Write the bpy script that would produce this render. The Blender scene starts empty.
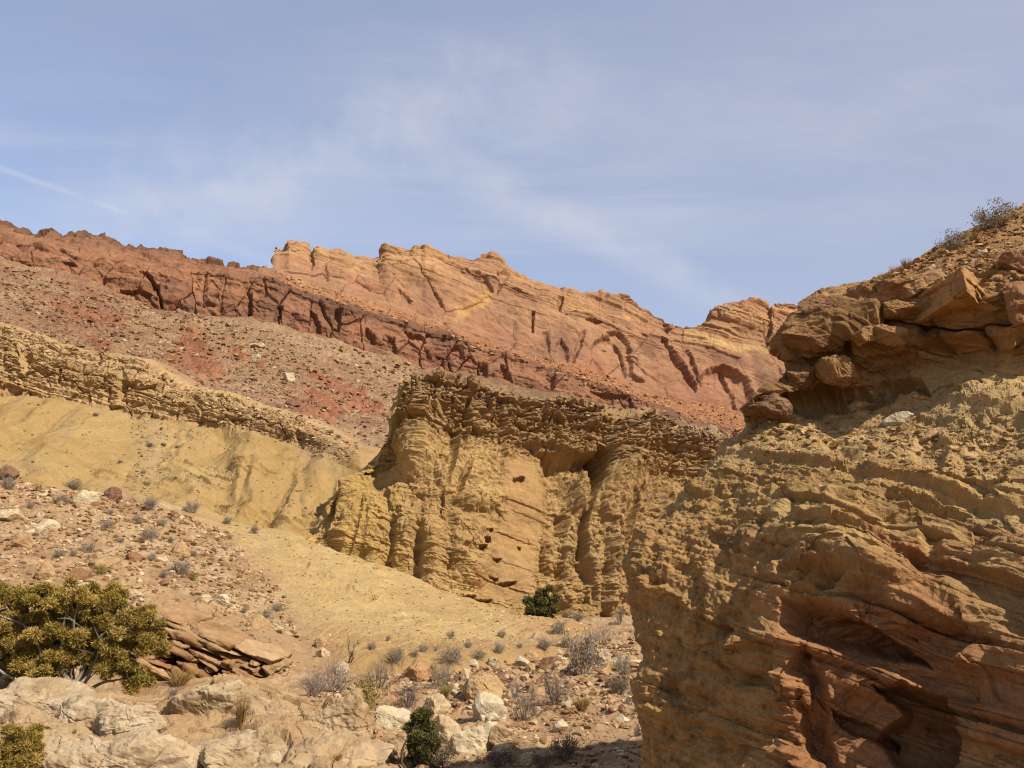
import bpy, math, random
import numpy as np
from mathutils import Vector

# ------------------------------------------------------------------ camera, sky, sun, exposure
C = bpy.context.scene.collection
SC = bpy.context.scene
CAMZ = 3.2
PITCH = math.atan((560 - 384) / 853.333)
F = 853.333
cam_d = bpy.data.cameras.new('camera')
cam_d.lens = 30.0
cam_d.sensor_width = 36.0
cam_d.clip_start = 0.1
cam_d.clip_end = 6000
cam = bpy.data.objects.new('camera', cam_d)
C.objects.link(cam)
cam.location = (0, 0, CAMZ)
cam.rotation_euler = (math.pi / 2 + PITCH, 0, 0)
SC.camera = cam

SUN_EL = math.radians(44)
SUN_AZ = math.radians(129)      # compass style: 0 = +Y (view direction), 90 = +X (right)
EXPOSURE = 0.76
SC.view_settings.view_transform = 'Standard'
SC.view_settings.look = 'None'
SC.view_settings.exposure = EXPOSURE
SC.view_settings.gamma = 1
SC.view_settings.use_curve_mapping = False
SC.cycles.filter_width = 1.15
SC.cycles.max_bounces = 5
SC.cycles.diffuse_bounces = 3

sun_d = bpy.data.lights.new('sun', 'SUN')
sun_d.energy = 4.2
sun_d.angle = math.radians(0.6)
sun_d.color = (1.0, 0.95, 0.87)
sun = bpy.data.objects.new('sun', sun_d)
C.objects.link(sun)
S = Vector((math.sin(SUN_AZ) * math.cos(SUN_EL), math.cos(SUN_AZ) * math.cos(SUN_EL), math.sin(SUN_EL)))
sun.rotation_euler = S.to_track_quat('Z', 'Y').to_euler()

w = bpy.data.worlds.new('World')
SC.world = w
w.use_nodes = True
nt = w.node_tree
nt.nodes.clear()


def nd(t, kind, **kw):
    n = t.nodes.new(kind)
    for k, v in kw.items():
        setattr(n, k, v)
    return n


def mth(t, op, a, b=None, c=None):
    n = t.nodes.new('ShaderNodeMath')
    n.operation = op
    for i, x in enumerate((a, b, c)):
        if x is None:
            continue
        if isinstance(x, (int, float)):
            n.inputs[i].default_value = x
        else:
            t.links.new(x, n.inputs[i])
    return n.outputs[0]


def mixc(t, fac, a, b, mode='MIX'):
    n = t.nodes.new('ShaderNodeMix')
    n.data_type = 'RGBA'
    n.blend_type = mode
    n.clamp_factor = True
    for s, x in ((n.inputs[0], fac), (n.inputs[6], a), (n.inputs[7], b)):
        if isinstance(x, (int, float)):
            s.default_value = x
        elif isinstance(x, tuple):
            s.default_value = x if len(x) == 4 else (*x, 1)
        else:
            t.links.new(x, s)
    return n.outputs[2]


def smooth(t, x, a, b):
    n = t.nodes.new('ShaderNodeMapRange')
    n.interpolation_type = 'SMOOTHSTEP'
    t.links.new(x, n.inputs[0])
    n.inputs[1].default_value = a
    n.inputs[2].default_value = b
    return n.outputs[0]


def tnoise(t, vec, scale, detail, rough=0.55, dist=0.0):
    n = nd(t, 'ShaderNodeTexNoise')
    n.inputs['Scale'].default_value = scale
    n.inputs['Detail'].default_value = detail
    n.inputs['Roughness'].default_value = rough
    n.inputs['Distortion'].default_value = dist
    t.links.new(vec, n.inputs['Vector'])
    return n.outputs[0]


sky = nd(nt, 'ShaderNodeTexSky', sky_type='NISHITA')
sky.sun_disc = False
sky.sun_elevation = SUN_EL
sky.sun_rotation = SUN_AZ
sky.altitude = 1400
sky.air_density = 1.0
sky.dust_density = 1.2
sky.ozone_density = 1.5
tc = nd(nt, 'ShaderNodeTexCoord')
sep = nd(nt, 'ShaderNodeSeparateXYZ')
nt.links.new(tc.outputs['Generated'], sep.inputs[0])
dx, dy, dz = sep.outputs
zc = mth(nt, 'MAXIMUM', dz, 0.05)
# project the direction on a high flat layer, where cirrus lies
plx = mth(nt, 'DIVIDE', dx, zc)
ply = mth(nt, 'DIVIDE', dy, zc)
comb = nd(nt, 'ShaderNodeCombineXYZ')
nt.links.new(plx, comb.inputs[0])
nt.links.new(ply, comb.inputs[1])
mp = nd(nt, 'ShaderNodeMapping')
mp.inputs['Rotation'].default_value = (0, 0, math.radians(-28))
mp.inputs['Scale'].default_value = (0.42, 1.1, 1)
nt.links.new(comb.outputs[0], mp.inputs[0])
n1 = tnoise(nt, mp.outputs[0], 1.3, 9, 0.62, 0.6)
n2 = tnoise(nt, comb.outputs[0], 0.55, 4, 0.5, 0.2)
wisps = mth(nt, 'MULTIPLY', smooth(nt, n1, 0.40, 0.70), smooth(nt, n2, 0.30, 0.60))


def streak(p, q, wdt, seed_scale, lo=0.3, hi=0.7):
    """A band of thin cloud along the great circle through two view directions."""
    def d(px, py):
        v = Vector((px - 512, F * math.cos(PITCH) - (384 - py) * math.sin(PITCH), F * math.sin(PITCH) + (384 - py) * math.cos(PITCH)))
        return v.normalized()
    a, b = d(*p), d(*q)
    nrm = a.cross(b).normalized()
    mid = (a + b).normalized()
    half = a.angle(b) / 2
    vm = nd(nt, 'ShaderNodeVectorMath', operation='DOT_PRODUCT')
    nt.links.new(tc.outputs['Generated'], vm.inputs[0])
    vm.inputs[1].default_value = nrm
    warp = mth(nt, 'MULTIPLY_ADD', tnoise(nt, tc.outputs['Generated'], 9, 4), wdt * 1.2, -wdt * 0.6)
    off = mth(nt, 'ABSOLUTE', mth(nt, 'ADD', vm.outputs['Value'], warp))
    across = mth(nt, 'SUBTRACT', 1.0, smooth(nt, off, 0.0, wdt))
    vm2 = nd(nt, 'ShaderNodeVectorMath', operation='DOT_PRODUCT')
    nt.links.new(tc.outputs['Generated'], vm2.inputs[0])
    vm2.inputs[1].default_value = mid
    along = smooth(nt, vm2.outputs['Value'], math.cos(half * 1.15), math.cos(half * 0.55))
    br = smooth(nt, tnoise(nt, tc.outputs['Generated'], seed_scale, 6, 0.65), lo, hi)
    return mth(nt, 'MULTIPLY', mth(nt, 'MULTIPLY', across, along), br)


n3_ = tnoise(nt, mp.outputs[0], 3.4, 8, 0.7, 1.2)
st = mth(nt, 'MULTIPLY', streak((20, 246), (600, 62), 0.085, 10, 0.2, 0.75), 0.50)
st2 = mth(nt, 'MULTIPLY', streak((400, 140), (760, 320), 0.036, 9, 0.2, 0.7), 0.40)
st3 = mth(nt, 'MULTIPLY', streak((-60, 145), (130, 214), 0.005, 20, 0.2, 0.6), 0.34)
st4 = mth(nt, 'MULTIPLY', streak((170, 225), (300, 272), 0.012, 16), 0.25)
n3_ = tnoise(nt, mp.outputs[0], 3.4, 8, 0.7, 1.2)
# an even thin veil that thickens towards the sun's side
veil = mth(nt, 'MULTIPLY_ADD', smooth(nt, dx, -0.45, 0.75), 0.34, 0.42)
veil = mth(nt, 'ADD', veil, mth(nt, 'MULTIPLY', smooth(nt, n3_, 0.35, 0.8), 0.12))
sky1 = mixc(nt, veil, sky.outputs[0], (2.05, 2.12, 2.62, 1))
# brighter wisps and spreading trails over it
cov = mth(nt, 'MULTIPLY', wisps, 0.36)
for s_ in (st, st2, st3, st4):
    cov = mth(nt, 'ADD', cov, s_)
cov = mth(nt, 'MINIMUM', cov, 0.8)
skyc = mixc(nt, cov, sky1, (3.05, 3.10, 3.45, 1))
bg = nd(nt, 'ShaderNodeBackground')
bg.inputs[1].default_value = 0.135
nt.links.new(skyc, bg.inputs[0])
ow = nd(nt, 'ShaderNodeOutputWorld')
nt.links.new(bg.outputs[0], ow.inputs[0])

# ------------------------------------------------------------------ numpy noise
RS = np.random.RandomState(7)
TAB = RS.rand(64, 64, 64).astype(np.float32) * 2 - 1
TABF = TAB.ravel()
T2 = RS.rand(64 * 64 * 64).astype(np.float32)
T3 = RS.rand(64 * 64 * 64).astype(np.float32)
T4 = RS.rand(64 * 64 * 64).astype(np.float32)


def sstep(x, a, b):
    t = np.clip((x - a) / (b - a), 0, 1)
    return t * t * (3 - 2 * t)


def n3(p):
    i = np.floor(p)
    f = (p - i).astype(np.float32)
    i = i.astype(np.int32) & 63
    j = (i + 1) & 63
    f = f * f * f * (f * (f * 6 - 15) + 10)
    x0, y0, z0 = i[:, 0] * 4096, i[:, 1] * 64, i[:, 2]
    x1, y1, z1 = j[:, 0] * 4096, j[:, 1] * 64, j[:, 2]
    fx, fy, fz = f[:, 0], f[:, 1], f[:, 2]
    a = TABF[x0 + y0 + z0] * (1 - fx) + TABF[x1 + y0 + z0] * fx
    b = TABF[x0 + y1 + z0] * (1 - fx) + TABF[x1 + y1 + z0] * fx
    c = TABF[x0 + y0 + z1] * (1 - fx) + TABF[x1 + y0 + z1] * fx
    d = TABF[x0 + y1 + z1] * (1 - fx) + TABF[x1 + y1 + z1] * fx
    a = a * (1 - fy) + b * fy
    c = c * (1 - fy) + d * fy
    return a * (1 - fz) + c * fz


ROT = np.array([[0.36, 0.48, -0.8], [-0.8, 0.6, 0.0], [0.48, 0.64, 0.6]], dtype=np.float64)


def fbm(p, size, octs=4, gain=0.5, seed=0, ani=(1, 1, 1), ridge=False):
    q = p / (np.array(ani) * size) + seed * 7.317
    out = np.zeros(len(p), np.float32)
    a, tot = 1.0, 0.0
    for k in range(octs):
        v = n3(q)
        if ridge:
            v = 1 - 2.2 * np.abs(v)
        out += a * v
        tot += a
        a *= gain
        q = (q @ ROT.T if (k or ani == (1, 1, 1)) else q) * 2.03 + 5.1
    return out / tot


def cells(p, size, seed=0, jit=0.9):
    """Worley cells: random value per cell, F2 - F1."""
    q = p / np.array(size, dtype=np.float64) + seed * 3.77
    i = np.floor(q).astype(np.int32)
    f = (q - i).astype(np.float32)
    n = len(p)
    d1 = np.full(n, 9, np.float32)
    d2 = np.full(n, 9, np.float32)
    idd = np.zeros(n, np.int32)
    for ox in (-1, 0, 1):
        for oy in (-1, 0, 1):
            for oz in (-1, 0, 1):
                h = ((i[:, 0] + ox) & 63) * 4096 + ((i[:, 1] + oy) & 63) * 64 + ((i[:, 2] + oz) & 63)
                ax = ox + 0.5 + (T2[h] - .5) * jit - f[:, 0]
                ay = oy + 0.5 + (T3[h] - .5) * jit - f[:, 1]
                az = oz + 0.5 + (T4[h] - .5) * jit - f[:, 2]
                d = ax * ax + ay * ay + az * az
                near = d < d1
                d2 = np.where(near, d1, np.minimum(d2, d))
                idd = np.where(near, h, idd)
                d1 = np.where(near, d, d1)
    return (TABF[(idd * 7 + 13) % 262144] * .5 + .5), np.sqrt(d2) - np.sqrt(d1)


def facets(p, size, seed=0, jit=0.9):
    """Chipped rock: the lower envelope of tilted shallow bowls, one per cell - smooth faces that meet in crisp edges."""
    q = p / np.array(size, dtype=np.float64) + seed * 2.91
    i = np.floor(q).astype(np.int32)
    f = (q - i).astype(np.float32)
    best = np.full(len(p), 9, np.float32)
    for ox in (-1, 0, 1):
        for oy in (-1, 0, 1):
            for oz in (-1, 0, 1):
                h = ((i[:, 0] + ox) & 63) * 4096 + ((i[:, 1] + oy) & 63) * 64 + ((i[:, 2] + oz) & 63)
                ax = ox + 0.5 + (T2[h] - .5) * jit - f[:, 0]
                ay = oy + 0.5 + (T3[h] - .5) * jit - f[:, 1]
                az = oz + 0.5 + (T4[h] - .5) * jit - f[:, 2]
                k = (h * 5 + 31) & 262143
                v = .30 * TABF[k] + .55 * (ax * TABF[k ^ 4097] + ay * TABF[k ^ 77] + az * TABF[k ^ 901]) + .42 * (ax * ax + ay * ay + az * az)
                best = np.minimum(best, v)
    return best + .12


def broken(p, s0, amps, seed=0, flat=.65, ratio=.4, warp=.18):
    out = 0
    q = p + warp * s0 * np.stack([fbm(p, s0 * .7, 3, .6, seed=seed + k_) for k_ in range(3)], -1)
    for k, a in enumerate(amps):
        s_ = s0 * ratio ** k
        out = out + a * (1.5 if (k + seed) % 2 else -1.5) * facets(q, (s_, s_, s_ * flat), seed + k)
    return out


def strata(b, thick, seed=0, var=0.6):
    r = np.random.RandomState(seed)
    lo, hi = float(b.min()) - thick * 3, float(b.max()) + thick * 3
    n = int((hi - lo) / thick * 2.5) + 10
    t = thick * np.exp(r.randn(n) * var)
    e = lo + np.cumsum(t) - t[0]
    i = np.clip(np.searchsorted(e, b) - 1, 0, n - 2)
    f = (b - e[i]) / t[i]
    return i, f.astype(np.float32), r.rand(n).astype(np.float32)[i], t[i]


def lerp(a, b, t):
    return a + (b - a) * t


def L(r, g, b, k=0.50):
    """The surface's own colour: photographed sRGB under the sun turned to linear, scaled down to a base colour."""
    f = lambda c: ((c / 255 + 0.055) / 1.055) ** 2.4 if c > 10 else c / 255 / 12.92
    return np.array([f(r), f(g), f(b)], np.float32) * k


def mixcol(c, col, t):
    return c + (np.asarray(col, np.float32)[None, :] - c) * np.asarray(t, np.float32)[:, None]


# ------------------------------------------------------------------ pixels to places
CP, SP = math.cos(PITCH), math.sin(PITCH)


def at(px, py, Y):
    """World point at horizontal distance Y seen in that direction of the photograph."""
    px, py, Y = np.broadcast_arrays(np.asarray(px, float), np.asarray(py, float), np.asarray(Y, float))
    a = 384 - py
    yy = F * CP - a * SP
    zz = F * SP + a * CP
    t = Y / yy
    return np.stack([(px - 512) * t, Y, CAMZ + zz * t], -1)


def proj(V):
    x, y, z = V[:, 0], V[:, 1], V[:, 2] - CAMZ
    fw = y * CP + z * SP
    up = -y * SP + z * CP
    return 512 + F * x / fw, 384 - F * up / fw


def poly_sd(px, py, poly):
    """Signed distance in pixels to a polygon, positive inside."""
    p = np.array(poly, float)
    x0, y0 = p.min(0) - 12
    x1, y1 = p.max(0) + 12
    out = np.full(len(px), -99.0, np.float32)
    m = (px > x0) & (px < x1) & (py > y0) & (py < y1)
    X, Y_ = px[m], py[m]
    best = np.full(len(X), 1e9)
    ins = np.zeros(len(X), bool)
    for k in range(len(p)):
        a, b = p[k], p[(k + 1) % len(p)]
        e = b - a
        t = np.clip(((X - a[0]) * e[0] + (Y_ - a[1]) * e[1]) / (e @ e + 1e-9), 0, 1)
        best = np.minimum(best, np.hypot(X - a[0] - t * e[0], Y_ - a[1] - t * e[1]))
        cond = (a[1] > Y_) != (b[1] > Y_)
        xi = a[0] + (Y_ - a[1]) / (e[1] if abs(e[1]) > 1e-9 else 1e-9) * e[0]
        ins ^= cond & (X < xi)
    out[m] = np.where(ins, best, -best)
    return out


def blob(px, py, cx, cy, rx, ry, rot=0.0, pw=2.0):
    c, s = math.cos(math.radians(rot)), math.sin(math.radians(rot))
    X = ((px - cx) * c + (py - cy) * s) / rx
    Y_ = (-(px - cx) * s + (py - cy) * c) / ry
    r = np.sqrt(X * X + Y_ * Y_)
    return np.clip(1 - r ** pw, 0, 1).astype(np.float32)


# ------------------------------------------------------------------ meshes and materials
def rockmat(name, fine=6.0, bump=0.35, dist=0.03, var=0.25, coarse=0.8):
    m = bpy.data.materials.new(name)
    m.use_nodes = True
    t = m.node_tree
    b = t.nodes['Principled BSDF']
    b.inputs['Roughness'].default_value = 0.92
    b.inputs['Specular IOR Level'].default_value = 0.15
    at_ = nd(t, 'ShaderNodeAttribute', attribute_name='Col')
    co = nd(t, 'ShaderNodeTexCoord').outputs['Object']
    a1 = tnoise(t, co, coarse, 6, 0.6)
    a2 = tnoise(t, co, fine, 6, 0.65)
    a3 = tnoise(t, co, fine * 3.3, 5, 0.75)
    v = mth(t, 'ADD', mth(t, 'MULTIPLY_ADD', a1, var * 1.2, 1 - var * 0.6), mth(t, 'MULTIPLY_ADD', a2, var * 1.7, -var * 0.85))
    v = mth(t, 'ADD', v, mth(t, 'MULTIPLY_ADD', a3, var * 2.4, -var * 1.2))
    # small shifts of hue: dust on one side, iron stain on the other
    hue = mth(t, 'MULTIPLY_ADD', tnoise(t, co, coarse * 2.7, 5, 0.65), 0.30, 0.85)
    cc = nd(t, 'ShaderNodeCombineXYZ')
    cc.inputs[0].default_value = 1.0
    t.links.new(mth(t, 'MULTIPLY_ADD', hue, 0.35, 0.65), cc.inputs[1])
    t.links.new(hue, cc.inputs[2])
    vm = nd(t, 'ShaderNodeVectorMath', operation='SCALE')
    t.links.new(at_.outputs['Color'], vm.inputs[0])
    t.links.new(v, vm.inputs['Scale'])
    vh = nd(t, 'ShaderNodeVectorMath', operation='MULTIPLY')
    t.links.new(vm.outputs[0], vh.inputs[0])
    t.links.new(cc.outputs[0], vh.inputs[1])
    t.links.new(vh.outputs[0], b.inputs['Base Color'])
    bp = nd(t, 'ShaderNodeBump')
    bp.inputs['Strength'].default_value = bump
    bp.inputs['Distance'].default_value = dist
    h = mth(t, 'ADD', a2, mth(t, 'MULTIPLY', tnoise(t, co, fine * 4, 4, 0.6), 0.4))
    t.links.new(h, bp.inputs['Height'])
    t.links.new(bp.outputs[0], b.inputs['Normal'])
    return m


def mesh_from(name, V, Fc, mat, col=None, smoothf=True, quads=True):
    k = 4 if quads else 3
    me = bpy.data.meshes.new(name)
    V = np.ascontiguousarray(V, np.float32)
    Fc = np.ascontiguousarray(Fc, np.int32)
    me.vertices.add(len(V))
    me.vertices.foreach_set('co', V.ravel())
    me.loops.add(Fc.size)
    me.loops.foreach_set('vertex_index', Fc.ravel())
    me.polygons.add(len(Fc))
    me.polygons.foreach_set('loop_start', np.arange(0, Fc.size, k, dtype=np.int32))
    me.polygons.foreach_set('use_smooth', np.full(len(Fc), smoothf))
    me.update(calc_edges=True)
    if col is not None:
        a = me.color_attributes.new('Col', 'FLOAT_COLOR', 'POINT')
        c4 = np.ones((len(V), 4), np.float32)
        c4[:, :3] = np.clip(col, 0.003, 0.85)
        a.data.foreach_set('color', c4.ravel())
    if mat:
        me.materials.append(mat)
    return me


def link(name, me, label=None, cat=None, kind=None, group=None, parent=None):
    o = bpy.data.objects.new(name, me)
    C.objects.link(o)
    if label: o['label'] = label
    if cat: o['category'] = cat
    if kind: o['kind'] = kind
    if group: o['group'] = group
    if parent is not None: o.parent = parent
    return o


def grid_faces(nv, nu):
    i = np.arange(nv * nu).reshape(nv, nu)
    return np.stack([i[:-1, :-1], i[:-1, 1:], i[1:, 1:], i[1:, :-1]], -1).reshape(-1, 4)


def grid_normals(G):
    du = np.gradient(G, axis=1)
    dv = np.gradient(G, axis=0)
    n = np.cross(du, dv)
    n /= np.linalg.norm(n, axis=-1, keepdims=True) + 1e-9
    return n


def blur(A, n, axes=(0, 1)):
    for _ in range(n):
        for ax in axes:
            p = np.pad(A, [(1, 1) if k == ax else (0, 0) for k in range(A.ndim)], mode='edge')
            sl = lambda a, b: tuple(slice(a, b) if k == ax else slice(None) for k in range(A.ndim))
            A = 0.25 * p[sl(0, -2)] + 0.5 * p[sl(1, -1)] + 0.25 * p[sl(2, None)]
    return A


def usample(x0, x1, step, f0=-25, f1=1050, coarse=5):
    u, x = [], x0
    while x < x1:
        u.append(x)
        x += step if f0 <= x <= f1 else step * coarse
    u.append(x1)
    return np.array(u)


def row(u, pts, sm=0):
    p = np.array(pts, float)
    a = np.stack([np.interp(u, p[:, 0], p[:, k]) for k in (1, 2)], -1)
    if sm:
        a = blur(a, sm, (0,))
    return at(u, a[:, 0], a[:, 1])


def vloft(R, counts, mode='lin'):
    """R: (rows, U, 3) feature rows -> dense grid; counts = steps between rows."""
    out, vv = [], []
    K = len(R)
    for k in range(K - 1):
        n = counts[k]
        for j in range(n + (k == K - 2)):
            t = j / n
            if mode == 'cat':
                p0, p1, p2, p3 = R[max(k - 1, 0)], R[k], R[k + 1], R[min(k + 2, K - 1)]
                g = 0.5 * (2 * p1 + (p2 - p0) * t + (2 * p0 - 5 * p1 + 4 * p2 - p3) * t * t + (3 * p1 - p0 - 3 * p2 + p3) * t ** 3)
            else:
                g = R[k] * (1 - t) + R[k + 1] * t
            out.append(g)
            vv.append(k + t)
    return np.array(out), np.array(vv)


SURF = {}


def surface(name, G, vv, disp, colf, mat, nsm=4, gsm=2, label=None, cat=None, wob=(1.8, 9.0), crisp=True):
    nv, nu = G.shape[:2]
    G = blur(G, gsm) if gsm else G
    N = grid_normals(blur(G, nsm)).reshape(-1, 3)
    P = G.reshape(-1, 3)
    px, py = proj(P)
    q2 = np.stack([px, py, px * 0], -1)
    px, py = px + wob[0] * 1.6 * fbm(q2, wob[1], 4, .6, seed=200), py + wob[0] * 1.6 * fbm(q2, wob[1], 4, .6, seed=201)
    v = np.repeat(vv, nu)
    ctx = dict(P=P, N=N, px=px, py=py, v=v, nu=nu, nv=nv)
    V = disp(ctx)
    ctx['V'] = V
    ctx['N2'] = grid_normals(V.reshape(nv, nu, 3)).reshape(-1, 3)
    col = colf(ctx)
    me = mesh_from(name, V, grid_faces(nv, nu), mat, col, not crisp)
    o = link(name, me, label, cat, 'structure')
    SURF[name] = ctx
    return o


def bed(P, dipx=0.21, dipy=0.0, warp=0.6, wsize=14.0, seed=0):
    n = np.array([dipx, dipy, 1.0])
    n /= np.linalg.norm(n)
    return P @ n + warp * fbm(P, wsize, 3, seed=seed)


def ledges(P, b, thick, seed, lat, joint=0.7):
    """Layered rock: every bed stands back by its own amount, broken along its length by joints. Returns 0..1 (1 = proud)."""
    i, f, r, t = strata(b, thick, seed)
    q = P.copy()
    q[:, 2] = i * 3.71 * lat
    c, e = cells(q, (lat, lat, lat * 3), seed)
    edge = np.minimum(f, 1 - f) * t
    rnd = sstep(edge, 0, 0.22 * thick) * 0.8 + 0.2
    cr = sstep(e, 0.02, 0.14)
    return np.clip((1 - joint) * r + joint * c, 0, 1) * rnd * (0.55 + 0.45 * cr), i, r


# ------------------------------------------------------------------ far cliffs
M_far = rockmat('slickrock', fine=0.9, bump=0.5, dist=0.25, var=0.36, coarse=0.10)
M_red = rockmat('red_sandstone', fine=1.2, bump=0.5, dist=0.22, var=0.32, coarse=0.14)
M_talus = rockmat('talus_rubble', fine=2.2, bump=0.6, dist=0.15, var=0.40, coarse=0.2)
M_hill = rockmat('yellow_mudstone', fine=3.0, bump=0.45, dist=0.07, var=0.24, coarse=0.35)
M_butte = rockmat('buff_siltstone', fine=5.0, bump=0.75, dist=0.07, var=0.34, coarse=0.5)
M_slope = rockmat('slope_soil', fine=7.0, bump=0.5, dist=0.04, var=0.32, coarse=0.7)
M_slab = rockmat('pale_sandstone', fine=13.0, bump=0.6, dist=0.03, var=0.36, coarse=1.3)
M_bluff = rockmat('brown_siltstone', fine=20.0, bump=0.75, dist=0.025, var=0.46, coarse=1.6)
M_wash = rockmat('wash_sand', fine=9.0, bump=0.5, dist=0.03, var=0.32, coarse=0.9)

SKYLINE = [(273, 248), (276, 246), (279, 248), (285, 246), (289, 240.5), (296, 241.5), (300, 243), (305, 245), (308, 248.5), (311, 250),
           (319, 247.3), (324, 248), (329, 251), (335, 250), (346, 252), (360, 255), (372, 259), (379.5, 258), (382, 252), (386, 247), (398, 246), (409, 246.6), (414, 244), (422, 246), (425, 241),
           (436, 245.5), (450, 250), (472, 254), (480, 251.5), (489, 250.5), (495, 252), (504, 258), (512, 266), (522, 271.5), (536, 279.5), (548, 285), (560, 289.5), (564, 288),
           (570, 289), (585, 291.5), (599, 293), (601, 291.5), (607, 293), (613, 295), (624, 294), (633, 296.5), (645, 304), (656, 311), (664, 313.5), (669, 316), (676, 319), (682.6, 323),
           (684, 320.5), (689, 321), (700, 320.5), (704, 317), (712, 310), (722, 304), (732, 301), (739, 302.5), (745, 300), (759, 298.5), (768, 299.5), (772, 302.5), (776, 299.5), (786, 300.3), (795, 301),
           (804, 305), (815, 309), (840, 318), (900, 330), (1100, 350)]
UBASE = [(273, 272), (303, 282), (343, 291), (393, 308), (439, 324), (472, 337), (512, 352), (542, 359), (563, 361), (592, 368), (606, 377),
         (649, 392), (686, 402), (746, 412), (800, 424), (1100, 470)]
YB = [(273, 182), (400, 192), (600, 207), (742, 220), (900, 240), (1100, 262)]


def yb(x): return np.interp(x, [p[0] for p in YB], [p[1] for p in YB])


def upper_cliff():
    u = usample(273, 1100, 0.8, coarse=4, f1=830)
    sk = np.interp(u, *np.array(SKYLINE).T)
    ba = np.interp(u, *np.array(UBASE).T)
    yy = yb(u)
    rows = [at(u, ba + 16, yy - 2), at(u, ba, yy), at(u, ba * .62 + sk * .38, yy + 5), at(u, ba * .2 + sk * .8, yy + 10), at(u, sk + 1.5, yy + 13.5), at(u, sk, yy + 15)]
    top = rows[-1]
    rows.append(top + np.array([0, 12, -1.0]))
    rows.append(top + np.array([0, 50, -25]))
    R = np.array(rows)
    G, vv = vloft(R, [16, 38, 56, 26, 6, 8, 8])
    # end wall on the left, going back into the ridge
    ext = [G[:, :1] + np.array([dx_, dy_, 0]) for dx_, dy_ in ((8, 60), (5, 40), (2, 20), (0.8, 9), (0.25, 3.5), (0.05, 1.2))]
    G = np.concatenate(ext + [G], 1)

    def disp(c):
        P, N, px, py, v = c['P'], c['N'], c['px'], c['py'], c['v']
        b = bed(P, 0.30, 0, 1.6, 40)
        lg, i, r = ledges(P, b, 2.1, 3, 9.0, 0.45)
        lg2, _, _ = ledges(P, b * 1.0, 0.75, 5, 5.0, 0.4)
        up = sstep(v, 1.9, 3.6)
        d = 1.4 * fbm(P, 26, 3, seed=1) + 0.25 * fbm(P, 6, 5, .55, seed=2) + broken(P, 9, (1.5, .7, .3), 60, .8)
        d += (0.25 + 1.0 * up) * (lg - .5) + (0.12 + .5 * up) * (lg2 - .5)
        cc, ee = cells(P, (13, 13, 17), 4)
        d += 0.5 * (cc - .5) * (1 - 0.5 * up) - 0.2 * (1 - sstep(ee, 0, .05)) * (1 - up)
        # steep cracks and exfoliation scars
        q = P.copy(); q[:, 0] -= P[:, 2] * 0.35
        cr = fbm(q, 9, 3, seed=9, ani=(1, 1, 4.5), ridge=True)
        d -= 0.3 * sstep(cr, .62, .95) * (1 - up)

        def carve(poly, dep, soft=1.6):
            nonlocal d
            d = d - .62 * dep * sstep(poly_sd(px, py, poly), -soft * .6, soft * 1.3)
        carve([(607, 331), (620, 330), (630, 341), (634, 358), (631, 372), (641, 386), (628, 384), (620, 352), (612, 338)], 2.6)
        carve([(589, 369), (591, 352), (595, 341), (603, 336), (612, 337), (622, 347), (627, 360), (628, 386), (606, 380)], 3.0, 2)
        carve([(541, 332), (546, 331), (549, 345), (549, 356), (545, 352), (542, 341)], 1.7)
        carve([(555, 346), (560, 341), (566, 349), (569, 364), (559, 363)], 1.8)
        carve([(579, 335), (586, 330), (580, 350), (574, 366), (571, 366)], 1.8)
        carve([(664, 334), (669, 336), (676, 352), (684, 365), (695, 386), (693, 396), (684, 380), (671, 362)], 4.2)
        carve([(684, 345), (689, 349), (698, 372), (700, 392), (694, 380)], 2.2)
        carve([(702, 408), (700, 378), (706, 368), (722, 364), (738, 368), (750, 381), (756, 400), (748, 418)], 3.8, 2)
        carve([(723, 366), (728, 368), (736, 385), (744, 408), (738, 406), (729, 385)], 2.0)
        carve([(770.3, 300), (773.3, 300), (773, 322), (772, 345), (769.3, 345), (770, 322)], 3.5, .9)
        carve([(464, 270), (478, 271), (487, 279), (494, 291), (489, 291.5), (480, 282), (470, 276)], 1.7, 1.6)
        carve([(499, 271), (505, 267), (512, 272), (503, 285), (497, 294), (499, 280)], 1.8, 1.6)
        carve([(531, 313), (533.6, 314), (533.4, 332), (530, 335)], 2.2, 1)
        carve([(559, 296), (563, 296), (560, 310), (557, 309)], 2, 1)
        carve([(585, 319), (596, 317.5), (604, 322), (592, 323)], 2.5, 1)
        carve([(665, 315), (669, 316), (675, 325), (672, 330), (668, 324)], 2.2, 1)
        carve([(396, 292), (399, 293), (412, 305), (409, 306)], 1.4, 1)
        carve([(433, 293), (436, 294), (444, 308), (441, 308)], 1.4, 1)
        carve([(311, 247), (314, 249), (315, 262), (312, 273), (310, 262)], 1.7, 1)
        carve([(325, 262), (328, 263), (328, 283), (325, 281)], 1.3, 1)
        carve([(640, 330), (700, 342), (742, 356), (738, 361), (690, 349), (645, 338)], 1.3, 1.3)
        # long slab standing proud of the wall
        d += .8 * sstep(poly_sd(px, py, [(380, 262), (430, 252), (500, 268), (494, 294), (470, 318), (420, 312), (385, 296)]), -2, 6)
        return P + N * d[:, None] + np.stack([0 * d, 0 * d, 0.4 * (cc - .5) * up], -1)

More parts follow.
